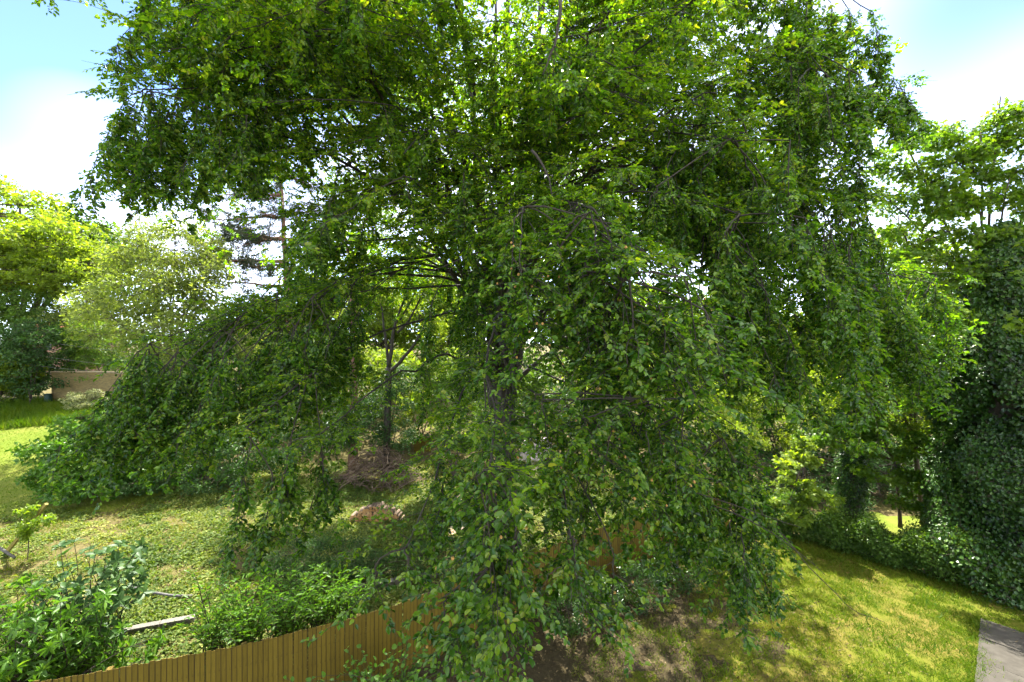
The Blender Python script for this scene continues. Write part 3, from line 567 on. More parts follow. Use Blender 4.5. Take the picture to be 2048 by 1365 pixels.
def twig_leaves(p, d, ln, hang, per, Lm):
    m = len(p); idx = np.repeat(np.arange(m), per); k = np.tile(np.arange(per), m); f = (k + .6 + U(-.25, .25, m * per)) / per
    P = p[idx] + d[idx] * (ln[idx] * f)[:, None]; P[:, 2] -= .25 * (ln[idx] * f) ** 2
    N = norm(np.array([0, 0, 1.0]) + rng.normal(0, .34, (m * per, 3)) + d[idx] * np.array([1, 1, .2]) * (.25 + .6 * hang[idx])[:, None])
    S = norm(np.cross(d[idx], N)); sg = np.where(k % 2, 1, -1)[:, None]
    A = norm(d[idx] * .75 + S * sg * .85 + rng.normal(0, .18, P.shape) + np.array([0, 0, -.10])); A[k == per - 1] = norm(d[idx] + rng.normal(0, .15, P.shape))[k == per - 1]
    L = Lm * U(.5, 1.22, m * per); return P, A, N, L, L * U(.52, .80, m * per), idx
def spray_proto(hang, Lm):
    g = Geo(); b = curve_pts(np.zeros((1, 3)), norm(np.array([[.35, .1, -.8]])) if hang else np.array([[1.0, 0, .05]]), np.array([.75 if hang else 1.25]), np.array([.2]), KB, .03)
    p, d, ln, hg = twigs_of(b, 12 if hang else 8.5, .22 if hang else .30); P, A, N, L, W_, idx = twig_leaves(p, d, ln, hg, 7, Lm); tw = rng.normal(0, .10, len(p))
    leaves(g, P, A, N, L, W_, 'oval', np.clip(.42 + tw[idx] + rng.normal(0, .22, len(P)), .01, .99)); tubes(g, b, np.linspace(.006, .002, KB), 3, mat=1); tubes(g, np.stack([p, p + d * ln[:, None]], 1), np.array([.003, .0015]), 3, mat=1); return g
hero_m = hero_leaf_meshes('beech_leaf', M_beech, 'oval')
p, d, ln, hang = twigs_of(Bx, 11, .17); P, A, N, L, W_, idx = twig_leaves(p, d, ln, hang, 5, .078)
T = np.clip(.42 + rng.normal(0, .14, len(p))[idx] + rng.normal(0, .21, len(P)), 0.01, .99); tubes(gw, np.stack([p, p + d * ln[:, None]], 1), np.array([.0026, .0014]), 3)
P, A, N, L, W_, T = split_hero(P, A, N, L, W_, T, beech, hero_m, 300); gl = Geo(); leaves(gl, P, A, N, L, W_, 'oval', T); print('near leaves', len(P))
tot = 0
for key, nm, kp in (('hang', 'foliage', gl), ('spread', 'upper_foliage', None)):
    P = np.concatenate([q[0] for q in INST[key]]); az = np.concatenate([q[1] for q in INST[key]]); sz = np.concatenate([q[2] for q in INST[key]]); m = len(P); tot += m
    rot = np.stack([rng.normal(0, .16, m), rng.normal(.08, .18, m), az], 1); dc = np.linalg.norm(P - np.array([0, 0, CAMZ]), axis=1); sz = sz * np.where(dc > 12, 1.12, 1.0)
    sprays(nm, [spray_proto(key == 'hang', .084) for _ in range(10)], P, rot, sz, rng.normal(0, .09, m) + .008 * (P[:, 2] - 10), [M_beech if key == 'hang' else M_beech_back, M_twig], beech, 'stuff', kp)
print('beech sprays', tot, 'limbs', len(LIMBS)); front = Bx
# bare dead twigs that stick out of the crown
for (a, b_, c, r) in [(at(310, 192, 8.6), at(262, 175, 8.5), at(217, 177, 8.4), .009), (at(324, 185, 8.6), at(325, 170, 8.6), at(325, 148, 8.6), .006), (at(316, 186, 8.6), at(312, 176, 8.6), at(308, 170, 8.6), .005),
                      (at(1430, 1010, 6.4), at(1560, 1060, 6.1), at(1650, 1150, 5.9), .010), (at(1560, 1062, 6.1), at(1690, 1225, 5.8), at(1770, 1245, 5.8), .008),
                      (at(1120, 1130, 4.7), at(1100, 1160, 4.6), at(1070, 1185, 4.6), .006), (at(1040, 560, 5.5), at(1150, 610, 5.2), at(1185, 640, 5.1), .006),
                      (at(1300, 960, 6.2), at(1450, 1000, 6.0), at(1600, 1055, 5.8), .010), (at(1290, 860, 4.9), at(1300, 900, 4.8), at(1296, 935, 4.8), .007),
                      (at(960, 505, 7.5), at(900, 530, 7.3), at(820, 555, 7.2), .012), (at(1065, 300, 6.2), at(1110, 350, 6.1), at(1105, 400, 6.1), .022), (at(1118, 0, 5.6), at(1115, 70, 5.5), at(1085, 150, 5.5), .026)]:
    q = wiggle(bez(a, b_, c, 9), .012); g = Geo(); tube(g, q, np.linspace(r, r * .35, 9), 5); g.build('bare_twig', M_twig, beech, smooth=True)
    tubes(gw, np.stack([np.stack([q[i], q[i] + rng.normal(0, .06, 3)]) for i in (3, 5, 6, 7)]), np.array([r * .35, r * .15]), 3)
gw.build('twigs', M_twig, beech, 'stuff')
# beech nut husks hanging among the near leaves
g = Geo(); n, q_ = 7, 5
prof = np.array([(0, .0), (.006, .0), (.011, .008), (.0125, .016), (.009, .024), (.0, .028)])
aa = np.linspace(0, 2 * math.pi, n, endpoint=False); V = []
for r, z in prof[1:-1]: V += [(r * math.cos(a) * (1 + .12 * (i % 2)), r * math.sin(a) * (1 + .12 * (i % 2)), -z) for i, a in enumerate(aa)]
F = [(i * n + j, i * n + (j + 1) % n, (i + 1) * n + (j + 1) % n, (i + 1) * n + j) for i in range(3) for j in range(n)]
g.add(V, F); g.f.append(np.arange(n)[None, :]); g.f.append((np.arange(n)[::-1] + 3 * n)[None, :])
husk = g.mesh('nut_husk', smooth=True); husk.materials.append(M_nut)
nearB = Bx; sel = nearB[rng.integers(0, len(nearB), 190)]; k_ = rng.integers(1, KB, 190)
for i in range(190):
    p = sel[i, k_[i]] + rng.normal(0, .05, 3); s_ = U(1.0, 1.5)
    place('nut_husk', husk, beech, Matrix.Translation(p) @ Matrix.Rotation(U(-.5, .5), 4, 'X') @ Matrix.Rotation(U(-.5, .5), 4, 'Y') @ Matrix.Scale(s_, 4))

# ------------------------------------------------------------------ general trees and shrubs
def tuft_proto(k, leaf, aspect, kind, flat, updir, twig=.012):
    """k leaves in a flattened ball of radius 1"""
    u = norm(rng.normal(0, 1, (k, 3))); P = u * (U(0, 1, k) ** .42)[:, None] * np.array([1, 1, flat]); N = norm(u * .5 + np.array([0, 0, updir]) + rng.normal(0, .5, (k, 3)))
    A = norm(u * np.array([1, 1, .3]) + rng.normal(0, .7, (k, 3)) + np.array([0, 0, -.25])); L = leaf * U(.6, 1.25, k); g = Geo()
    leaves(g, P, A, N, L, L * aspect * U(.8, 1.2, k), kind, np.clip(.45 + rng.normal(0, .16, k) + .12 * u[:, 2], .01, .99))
    q = P[rng.integers(0, k, 7)] * .85; tubes(g, np.stack([q * 0, q * .5 + np.array([0, 0, .06]), q], 1), np.array([twig, twig * .7, twig * .3]), 3, mat=1); return g
def clump_tufts(clumps, sub=26, subr=.30, shell=.45):
    subs = []; P = []; S = []
    for (c, r) in clumps:
        c = np.asarray(c, float); r = np.asarray(r, float); u = norm(rng.normal(0, 1, (sub, 3))); rad = U(shell, 1.0, sub) ** .6; q = c + u * r * rad[:, None]; subs.append((c, q)); P.append(q); S.append(subr * U(.6, 1.35, sub) * np.prod(r) ** (1 / 3) * 1.1)
    return np.concatenate(P), np.concatenate(S), subs
def crown(parent, name, clumps, n, size, mat, bark, kind='kite', flat=.6, sub=26, subr=.30, aspect=.7, shell=.45, tshift=0.0, updir=.55, boost=1.5):
    P, S, subs = clump_tufts(clumps, sub, subr, shell); ms = S.mean(); k = int(np.clip(n * boost / len(P), 12, 260))
    sprays(name, [tuft_proto(k, size / ms, aspect, kind, flat, updir, .012) for _ in range(5)], P, rz(len(P), .25), S, tshift + rng.normal(0, .13, len(P)), [mat, bark], parent); return subs
def tree(name, label, base, clumps, n, size, mat, bark, trunk_r, group=None, cat='tree', fork=None, kind='kite', stems_n=1, hero=0, hero_m=None, twig_r=.02, lean=(0, 0), **kw):
    base = np.array([base[0], base[1], float(ground_z(base[0], base[1]))]) if len(base) == 2 else np.asarray(base, float)
    t = thing(name, label, cat, base, group)
    cz = np.mean([c[2] for c, _ in clumps]); cx = np.mean([c[0] for c, _ in clumps]); cy = np.mean([c[1] for c, _ in clumps])
    fz_ = fork if fork is not None else base[2] + (cz - base[2]) * .55
    top = np.array([base[0] + (cx - base[0]) * .3 + lean[0], base[1] + (cy - base[1]) * .3 + lean[1], fz_])
    subs = crown(t, 'crown' if cat == 'tree' else 'foliage', clumps, n, size, mat, bark, kind, **kw)
    for q in range(stems_n):
        off = np.array([U(-.5, .5), U(-.5, .5), 0]) * (0 if stems_n == 1 else trunk_r * 5); zz = np.linspace(0, 1, 8)[:, None]
        pts = wiggle((base + off * .4 - np.array([0, 0, .2])) * (1 - zz) + (top + off * 1.6) * zz, trunk_r * .12); g = Geo()
        tube(g, pts, trunk_r * np.array([1.5, 1.15, 1.0, .95, .9, .86, .82, .78]), 9); g.build('trunk', bark, t, smooth=True)
    gt = Geo(); mains = []
    for ci, (c, ss) in enumerate(subs):
        root = top; rk = 1.0
        if len(subs) > 12 and ci % 5:
            mp_ = np.concatenate(mains); root = mp_[np.argmin(np.linalg.norm(mp_ - c, axis=1) + 2 * np.maximum(mp_[:, 2] - c[2] + .3, 0))]; rk = .55
        top_, top = top, root
        mid = (top + c) / 2; mid[2] = max(mid[2], (top[2] + c[2]) / 2 + .15 * abs(c[2] - top[2])); lp = wiggle(bez(top, mid, c + (c - top) * .12, 9), trunk_r * .25)
        g = Geo(); tube(g, lp, np.linspace(trunk_r * .6 * rk, trunk_r * .18, 9), 6); g.build('limb', bark, t, smooth=True); mains.append(lp[4:]); top = top_
        j = np.argmin(np.linalg.norm(lp[None] - ss[:, None], axis=2) + 3 * (lp[None, :, 2] > ss[:, None, 2] + .8), axis=1); a = lp[j]; mm = a * .5 + ss * .5; mm[:, 2] += .08 * np.linalg.norm(ss - a, axis=1)
        tt = np.linspace(0, 1, 5)[None, :, None]; tubes(gt, (1 - tt) ** 2 * a[:, None] + 2 * tt * (1 - tt) * mm[:, None] + tt ** 2 * ss[:, None], np.linspace(trunk_r * .18, twig_r * .4, 5), 4)
    gt.build('branches', bark, t, 'stuff')
    return t
def dome(c, r, n, rs=(.38, .55), zlo=-.35):
    """clumps filling an ellipsoid"""
    c = np.asarray(c, float); r = np.asarray(r, float); out = []
    for i in range(n):
        u = norm(rng.normal(0, 1, 3)); u[2] = max(u[2], zlo); q = c + u * r * U(.35, .72); k = U(*rs); out.append((q, r * k))
    return out
def bp(px, d): return ((px - CX) / FPX * d, d)      # plan position under a pixel column at a depth
def cl(px, py, d, rx, rz, ry=None): return (at(px, py, d), (rx, ry or rx, rz))

# left background
tree('round_tree', 'broad rounded bright green tree on the left skyline beyond the lawn', bp(45, 46), [cl(40, 440, 46, 6, 3.2), cl(120, 490, 45, 5, 3.0), cl(-30, 430, 47, 6, 4), cl(70, 500, 44, 6, 2.4), cl(150, 545, 44, 4, 2.4), cl(20, 545, 44, 5, 1.8), cl(-60, 520, 46, 6, 3), cl(90, 560, 44, 4.5, 2.0)],
     26000, .34, M_lime, M_bark_dark, .45, fork=8.5, stems_n=2, flat=.4, sub=34, tshift=.12)
tree('dark_tree', 'darker green tree just right of the rounded bright tree on the skyline', bp(215, 52), [cl(190, 500, 52, 4.5, 3.5), cl(225, 530, 51, 4, 3), cl(150, 490, 53, 4.5, 3.6), cl(215, 590, 50, 4, 3)], 9000, .34, M_mid, M_bark_dark, .35)
tree('pale_tree', 'tall loose pale leaved tree with thin upright branches right of the rounded tree', bp(345, 33), [cl(290, 520, 33, 2.6, 2.4), cl(350, 500, 32, 2.4, 2.2), cl(400, 560, 32, 2.6, 2.2), cl(270, 590, 32, 3, 2.4), cl(340, 600, 31, 3, 2.4), cl(430, 640, 31, 3, 2.2), cl(240, 650, 31, 2.8, 2.2), cl(360, 690, 30, 3.2, 2), cl(285, 470, 33, 1.4, 1.6), cl(475, 690, 31, 2.6, 1.8), cl(200, 620, 33, 2, 2), cl(420, 500, 33, 1.6, 1.6)],
     23000, .19, M_pale, M_bark_dark, .13, fork=6.2, stems_n=3, flat=.7, sub=40, subr=.34, shell=.2)
for (px, py, d, rr, n, nm, lb, mt) in [(40, 600, 42, 3.0, 7000, 'conifer_shrub', 'feathery dark green conifer at the left edge below the rounded tree', M_mid),
                                       (60, 690, 40, 3.2, 8000, 'evergreen_shrub', 'dark evergreen shrub shading the left end of the brick wall', M_dark),
                                       (130, 650, 43, 3.4, 8000, 'tall_shrub', 'tall olive green shrub rising behind the brick garden wall', M_pale),
                                       (220, 690, 43, 3.2, 7000, 'loose_shrub', 'loose light green shrub behind the right end of the brick wall', M_mid),
                                       (330, 730, 36, 2.8, 7000, 'broad_shrub', 'broad mid green shrub between the pale tree and the laurel', M_mid),
                                       (-5, 725, 40, 2.6, 9000, 'bright_bush', 'bright yellow green bush cut by the left edge of the picture', M_lime)]:
    c = at(px, py, d); tree(nm, lb, (c[0], c[1]), [(c + rng.normal(0, .5, 3) * np.array([1.6, 1, 1]) * rr * .5, (rr * .75, rr * .75, rr * .62)) for _ in range(4)] + [(np.array([c[0], c[1], max(c[2] - rr * .8, 2.5)]), (rr, rr, rr * .6))],
                            n, .20, mt, M_bark_dark, .09, cat='shrub', fork=float(ground_z(c[0], c[1])) + .8)
tree('low_bush', 'low dark bush beside the left end of the brick wall', bp(62, 43), [cl(70, 765, 43, 1.5, 1.2), cl(40, 770, 43.5, 1.8, 1.3), cl(85, 745, 44, 1.4, 1.2), cl(10, 770, 43, 1.6, 1.3)], 6000, .17, M_dark, M_bark_dark, .06, cat='shrub', fork=3.0)
# brick wall, water butt, variegated shrub
M_brick, n_, o_ = newmat('old_brick')
tcn = n_.nodes.new('ShaderNodeTexCoord'); bk = n_.nodes.new('ShaderNodeTexBrick'); mpn = n_.nodes.new('ShaderNodeMapping'); mpn.inputs['Rotation'].default_value = (R_(90), 0, 0)
bk.inputs['Scale'].default_value = 1.0; bk.inputs['Brick Width'].default_value = .225; bk.inputs['Row Height'].default_value = .075; bk.inputs['Mortar Size'].default_value = .008
bk.inputs['Color1'].default_value = (.13, .095, .032, 1); bk.inputs['Color2'].default_value = (.21, .155, .05, 1); bk.inputs['Mortar'].default_value = (.10, .09, .05, 1)
pn = n_.nodes.new('ShaderNodeBsdfPrincipled'); pn.inputs['Roughness'].default_value = .9
n_.links.new(tcn.outputs['Object'], mpn.inputs[0]); n_.links.new(mpn.outputs[0], bk.inputs['Vector']); n_.links.new(bk.outputs['Color'], pn.inputs['Base Color']); n_.links.new(pn.outputs[0], o_.inputs[0])
wb = at(103, 790, 41); gz = float(ground_z(wb[0], 41.0)); wt = at(103, 745, 41)[2]
wall = thing('brick_wall', 'old yellow brown brick garden wall with coping beyond the left lawn', 'wall', (wb[0], 41.0, gz))
g = Geo(); box(g, (wb[0], 41.0, gz - .2), (wb[0] + 9.5, 41.33, wt)); g.build('brickwork', M_brick, wall)
M_cop = bumpmat('coping_stone', [(.28, .20, .12), (.42, .32, .2), (.52, .42, .28)], (4, 4, 4), 6, .3, .9, .01, rnd=.3)
for i in range(16):
    g = Geo(); box(g, (wb[0] - .05 + i * .60, 40.94, wt + .003), (wb[0] + .545 + i * .60, 41.39, wt + .09)); g.build('coping_stone', M_cop, wall)
M_butt = bumpmat('green_plastic', [(.012, .035, .028), (.018, .05, .04)], (3, 3, 3), 3, .05, .4, .005)
c = at(96.5, 787, 40.6); g = Geo(); gz2 = float(ground_z(c[0], c[1])); tube(g, [(c[0], c[1], gz2), (c[0], c[1], gz2 + .1), (c[0], c[1], gz2 + .5), (c[0], c[1], gz2 + .95), (c[0], c[1], gz2 + 1.0)], [.26, .27, .3, .27, .275], 14)
wbt = thing('water_butt', 'dark green plastic water butt at the left end of the brick wall', 'water butt', (c[0], c[1], gz2)); g.build('barrel', M_butt, wbt, smooth=True)
g = Geo(); tube(g, [(c[0], c[1], gz2 + 1.003), (c[0], c[1], gz2 + 1.03), (c[0], c[1], gz2 + 1.06)], [.295, .29, .2], 14); g.build('lid', M_butt, wbt, smooth=True)
c = at(172, 782, 38.5); gz2 = float(ground_z(c[0], c[1]))
tree('variegated_shrub', 'rounded cream variegated shrub in front of the brick wall', (c[0], c[1]), [(np.array([c[0] - .5, c[1], gz2 + .9]), (1.1, 1.0, .75)), (np.array([c[0] + .6, c[1], gz2 + 1.0]), (1.2, 1.0, .8)), (np.array([c[0] + .2, c[1] - .4, gz2 + .6]), (1.5, 1.0, .5))], 4500, .13, M_var, M_bark_dark, .04, cat='shrub', fork=gz2 + .4)
# overhead cables at the left
M_cable = bumpmat('cable_sheath', [(.10, .10, .095), (.14, .14, .135)], (3, 3, 3), 2, .02, .6, .002)
for (y0, y1, lb) in [(664, 700, 'upper thin overhead cable crossing the trees at the left edge'), (692, 730, 'middle thin overhead cable sagging above the brick wall'), (725, 742, 'lowest thin overhead cable just above the brick wall')]:
    a = at(-300, y0 - 60, 37); b_ = at(330, y1 + 10, 40); t = np.linspace(0, 1, 24)[:, None]; q = a * (1 - t) + b_ * t; q[:, 2] -= (4 * .7 * t * (1 - t))[:, 0]
    g = Geo(); tube(g, q, .012, 5); o = g.build('overhead_cable', M_cable, smooth=True); tag(o, lb, 'cable')
# houses glimpsed through the leaves
M_roof = bumpmat('red_roof_tile', [(.20, .065, .035), (.32, .12, .06), (.42, .18, .10)], (2, 2, 9), 5, .4, .85, .03)
M_render = bumpmat('house_brick', [(.20, .12, .085), (.30, .19, .13)], (2, 2, 2), 5, .1, .9, .01)
M_glass = bumpmat('window_glass', [(.02, .025, .03), (.03, .035, .04)], (1, 1, 1), 1, 0, .08, .001)
def house(name, label, px, d, wdt, dep, eave, ridge):
    x0, y0 = bp(px, d); gz = float(ground_z(x0, y0)); t = thing(name, label, 'house', (x0, y0, gz)); x1 = x0 + wdt; y1 = y0 + dep
    g = Geo(); box(g, (x0, y0, gz - .2), (x1, y1, eave)); 
    g.add([(x0 + .001, y0, eave), (x0 + .001, y1, eave), (x0 + .001, (y0 + y1) / 2, ridge - .15), (x1 - .001, y0, eave), (x1 - .001, y1, eave), (x1 - .001, (y0 + y1) / 2, ridge - .15)], [(0, 1, 2), (3, 5, 4)]); g.build('wall', M_render, t)
    ym = (y0 + y1) / 2; g = Geo()
    for s_, ya in ((-1, y0 - .4), (1, y1 + .4)):
        za = eave - .25
        g.add([(x0 - .4, ya, za), (x1 + .4, ya, za), (x1 + .4, ym, ridge), (x0 - .4, ym, ridge), (x0 - .4, ya, za + .14), (x1 + .4, ya, za + .14), (x1 + .4, ym, ridge + .14), (x0 - .4, ym, ridge + .14)],
              [(0, 1, 2, 3), (4, 7, 6, 5), (0, 4, 5, 1), (0, 3, 7, 4), (1, 5, 6, 2)])
    r = g.build('roof', M_roof, t); g = Geo(); box(g, (x0 + wdt * .7, ym - .4, ridge - .6), (x0 + wdt * .7 + .9, ym + .4, ridge + 1.3)); g.build('chimney', M_roof, r)
    for i in range(3):
        wx = x0 + wdt * (.18 + .3 * i); g = Geo(); box(g, (wx, y0 - .03, eave - 1.9), (wx + 1.1, y0 + .02, eave - .6)); f = g.build('window', M_render, t); g = Geo(); box(g, (wx + .07, y0 - .05, eave - 1.83), (wx + 1.03, y0 - .031, eave - .67)); g.build('pane', M_glass, f)
house('house', 'red roofed brick house half hidden behind the trees at far left', 25, 68, 11, 8, 8.8, 11.4)
house('house', 'red roofed house glimpsed through leaves right of the pale tree', 475, 64, 9, 8, 9.2, 11.8)

# pine
pine = thing('pine_tree', 'dark pine with reddish branches seen between the pale tree and the beech', 'tree', (*bp(585, 38), float(ground_z(*bp(585, 38)))))
b0 = np.array([*bp(585, 38), 1.5]); pt = at(560, 345, 38); g = Geo(); zz = np.linspace(0, 1, 12)[:, None]
tp = wiggle(b0 * (1 - zz) + pt * zz, .1); tube(g, tp, np.linspace(.45, .10, 12), 10); g.build('trunk', M_bark_pine, pine, smooth=True)
tuft = []; gt = Geo()
PB = [(470, 500, 37), (430, 560, 36.5), (380, 490, 37), (350, 530, 37), (410, 440, 37.5), (450, 390, 38), (500, 370, 38), (480, 600, 36), (530, 430, 37), (560, 360, 38), (630, 420, 38), (640, 500, 38), (420, 470, 38), (520, 540, 37), (455, 460, 37), (505, 400, 38.5), (390, 520, 36.5), (620, 370, 38), (450, 530, 37.5), (500, 470, 36.5)]
for (px, py, d) in PB:
    e = at(px, py, d); i = int(np.clip(np.argmin(np.abs(tp[:, 2] - (e[2] + .3))), 4, 11)); p0 = tp[i]; m_ = (p0 + e) / 2 + np.array([0, 0, U(-.6, .4)])
    q = wiggle(bez(p0, m_, e, 10), .07); g = Geo(); tube(g, q, np.linspace(.13, .03, 10), 6); g.build('limb', M_bark_pine, pine, smooth=True)
    k = rng.integers(4, 10, 26); ends = q[k] + rng.normal(0, 1, (26, 3)) * np.array([.95, .95, .55]) + np.array([0, 0, .25]); tt = np.linspace(0, 1, 4)[None, :, None]
    tubes(gt, q[k][:, None] * (1 - tt) + ends[:, None] * tt, np.linspace(.028, .012, 4), 3); tuft.append(np.concatenate([ends, ends * .7 + q[k] * .3]))
gt.build('branches', M_bark_pine, pine, 'stuff')
tu = np.concatenate(tuft); per = 24; idx = np.repeat(np.arange(len(tu)), per); D = norm(rng.normal(0, 1, (len(idx), 3)) + np.array([0, 0, .4])); g = Geo()
leaves(g, tu[idx] + D * .05, D, rng.normal(0, 1, D.shape), U(.22, .42, len(idx)), .035, 'kite', np.clip(rng.normal(.4, .2, len(idx)), 0.01, .99)); g.build('crown', M_pine, pine, 'stuff')
# bare pinkish trunk with a thin high crown, and the forked tree
tree('slender_pine', 'bare pinkish brown trunk standing left of the forked tree', bp(706, 27), [cl(690, 470, 27, 2.2, 1.5), cl(730, 440, 27.5, 2, 1.5), cl(700, 400, 28, 2, 1.6)], 6000, .16, M_mid, M_bark_pine, .24, fork=13)
ft = thing('forked_tree', 'slim tree forking into bare sunlit stems above the dark shrubs', 'tree', (*bp(772, 26), float(ground_z(*bp(772, 26)))))
b0 = np.array([*bp(772, 26), .3]); f0 = at(778, 735, 26)
g = Geo(); tube(g, bez(b0, (b0 + f0) / 2, f0, 7), np.linspace(.24, .18, 7), 9); g.build('trunk', M_bark, ft, smooth=True); tips = []
for (a, b_, c, r) in [((778, 735), (790, 640), (815, 585), .13), ((795, 665), (825, 640), (858, 560), .09), ((778, 735), (765, 650), (760, 590), .10), ((782, 740), (840, 690), (862, 610), .12), ((800, 640), (835, 590), (840, 540), .06)]:
    q = wiggle(bez(at(*a, 26), at(*b_, 26), at(*c, 25.8), 9), .03); g = Geo(); tube(g, q, np.linspace(r, r * .35, 9), 7); g.build('limb', M_bark, ft, smooth=True); tips.append(q[-1])
crown(ft, 'crown', [(t_ + np.array([0, .5, .9]), (1.5, 1.5, .9)) for t_ in tips] + [cl(720, 690, 27, 1.0, .8), cl(870, 660, 27, 1.0, .9)], 6500, .16, M_lime, M_bark, tshift=.2)
# backdrop trees behind the beech
BK = [(640, 600, 46, 5.2, M_lime, 'yellow green tree far behind the slender pine trunk'), (760, 610, 44, 5.0, M_lime, 'sunlit yellow green tree behind the forked tree'), (880, 630, 45, 5, M_lime, 'sunlit tree seen left of the beech trunk'),
      (1010, 600, 50, 6, M_mid, 'distant green tree directly behind the beech trunk'), (1160, 640, 46, 5, M_mid, 'distant tree just right of the beech trunk'), (1300, 650, 42, 4.5, M_lime, 'yellow green tree behind the hanging beech curtain'),
      (1440, 690, 36, 4.2, M_lime, 'bright yellow green tree seen through the right side of the beech'), (1580, 720, 33, 3.8, M_lime, 'bright yellow green tree behind the young sycamore'), (1700, 690, 36, 4.5, M_syc, 'golden green tree behind the ivy covered trunk'), (1850, 700, 32, 4.2, M_mid, 'mid green tree left of the ivy column'),
      (2010, 640, 30, 4.5, M_mid, 'mid green tree behind the ivy column at the right edge'), (520, 660, 48, 4.5, M_mid, 'mid green tree below the pine branches')]
for (px, py, d, rr, mt, lb) in BK:
    c = at(px, py, d); gz = float(ground_z(c[0], c[1])); tree('background_tree', lb, (c[0], c[1]), dome(c, (rr * 1.1, rr, rr * 1.15), 10) + [(np.array([c[0] + U(-1, 1), c[1] - 1, gz + 2.6]), (rr * .9, rr * .7, 2.2)), (np.array([c[0] + U(-2, 2), c[1], gz + 5]), (rr * .8, rr * .8, 2.4))],
                            16000, .27, mt, M_bark_dark, .22, group='trees beyond the garden', fork=gz + 3.5, sub=24, subr=.36)
# understorey shrubs in the garden
SHR = [('holly_shrub', 'dark glossy holly shrub behind the brush pile', [cl(640, 800, 27, 2.0, 2.0), cl(600, 740, 28, 1.8, 1.6), cl(690, 850, 26.5, 1.6, 1.2), cl(650, 880, 26, 1.8, 1.0)], 11000, .10, M_ivy),
       ('evergreen_shrub', 'dense dark evergreen shrub right of the holly below the forked tree', [cl(770, 810, 26.5, 1.5, 1.6), cl(790, 870, 26, 1.4, .9), cl(730, 840, 26, 1.3, 1.2), cl(800, 760, 27, 1.4, 1.0)], 10000, .10, M_dark),
       ('leafy_shrub', 'mid green shrub left of the beech trunk', [cl(890, 800, 24, 1.4, 1.3), cl(920, 860, 23, 1.3, 1.0), cl(870, 740, 25, 1.4, 1.0), cl(950, 780, 24, 1.2, 1.2)], 8500, .11, M_mid),
       ('shaded_shrub', 'dark shrub behind the beech trunk at its right', [cl(1120, 820, 27, 2, 1.6), cl(1210, 860, 26, 2, 1.4), cl(1290, 830, 27, 2, 1.6)], 7500, .13, M_dark),
       ('sunlit_shrub', 'sunlit shrub behind the far end of the fence', [cl(1400, 850, 25, 2.0, 1.6), cl(1480, 880, 23.5, 1.6, 1.2), cl(1440, 800, 26, 2, 1.4)], 8000, .12, M_lime),
       ('laurel_bush', 'large rounded laurel bush beside the sunlit lawn at left', [cl(150, 900, 23, 1.9, 1.5), cl(215, 880, 23.5, 1.8, 1.7), cl(120, 950, 22.5, 1.3, 1.0), cl(200, 960, 22.5, 1.8, 1.0), cl(260, 930, 23, 1.6, 1.4), cl(165, 850, 23.5, 1.0, .8)], 13000, .17, M_laurel),
       ('dense_bush', 'dense dark bush joining the laurel on its right', [cl(320, 900, 24, 2.0, 1.8), cl(400, 900, 24, 2.0, 1.6), cl(480, 910, 24.5, 1.9, 1.5), cl(370, 840, 25, 2.0, 1.3), cl(550, 900, 25, 1.6, 1.5), cl(300, 960, 23, 1.5, .8), cl(430, 955, 23.5, 1.8, .7)], 15000, .12, M_dark)]
SHR += [('woodland_shrub', 'leafy green understorey shrub far behind the brush pile', [cl(620, 760, 34, 2.6, 2.2), cl(700, 770, 34, 2.4, 2.0), cl(660, 700, 36, 2.4, 2.0), cl(560, 740, 35, 2.4, 2), cl(600, 850, 30, 1.7, 1.1), cl(660, 860, 29, 1.4, .9)], 12000, .17, M_mid),
        ('woodland_shrub', 'bright understorey shrub behind the forked tree', [cl(770, 740, 33, 2.2, 1.8), cl(840, 760, 33, 2.4, 1.8), cl(900, 740, 34, 2.2, 2), cl(800, 800, 31, 2, 1.4), cl(890, 850, 28.5, 1.4, .9), cl(930, 880, 27, 1.3, .8), cl(800, 860, 30, 1.3, .9)], 13000, .17, M_lime),
        ('woodland_shrub', 'green understorey shrub seen either side of the beech trunk', [cl(960, 780, 32, 2.2, 1.8), cl(1040, 760, 33, 2.4, 2.2), cl(1110, 770, 32, 2.4, 2), cl(1000, 830, 30, 2, 1.2)], 9000, .17, M_mid),
        ('woodland_shrub', 'bright understorey shrub behind the hanging curtain right of the trunk', [cl(1190, 760, 32, 2.4, 2.2), cl(1270, 770, 31, 2.4, 2), cl(1350, 750, 31, 2.2, 2.2), cl(1420, 740, 31, 2.2, 2.4)], 9000, .17, M_lime),
        ('woodland_shrub', 'yellow green understorey shrub beyond the far end of the fence', [cl(1500, 780, 27, 2.2, 2), cl(1570, 800, 26, 2.2, 2.0), cl(1640, 790, 27, 2.2, 2.2), cl(1540, 860, 24.5, 1.8, 1.4)], 9500, .15, M_lime),
        ('woodland_shrub', 'mid green understorey shrub beyond the sycamore boughs at right', [cl(1720, 790, 28, 2.4, 2.4), cl(1800, 780, 28, 2.4, 2.6), cl(1880, 790, 27, 2.2, 2.6), cl(1760, 880, 26, 2, 1.6)], 9500, .15, M_mid)]
for (nm, lb, cs, n, s_, mt) in SHR:
    cs = [(np.array([c[0], c[1], max(c[2], float(ground_z(c[0], c[1])) + r[2] * .55)]), r) for c, r in cs]; c = np.mean([q[0] for q in cs], 0)
    tree(nm, lb, (c[0], c[1]), cs, n, s_, mt, M_bark_dark, .08, cat='shrub', fork=float(ground_z(c[0], c[1])) + .5, sub=30)

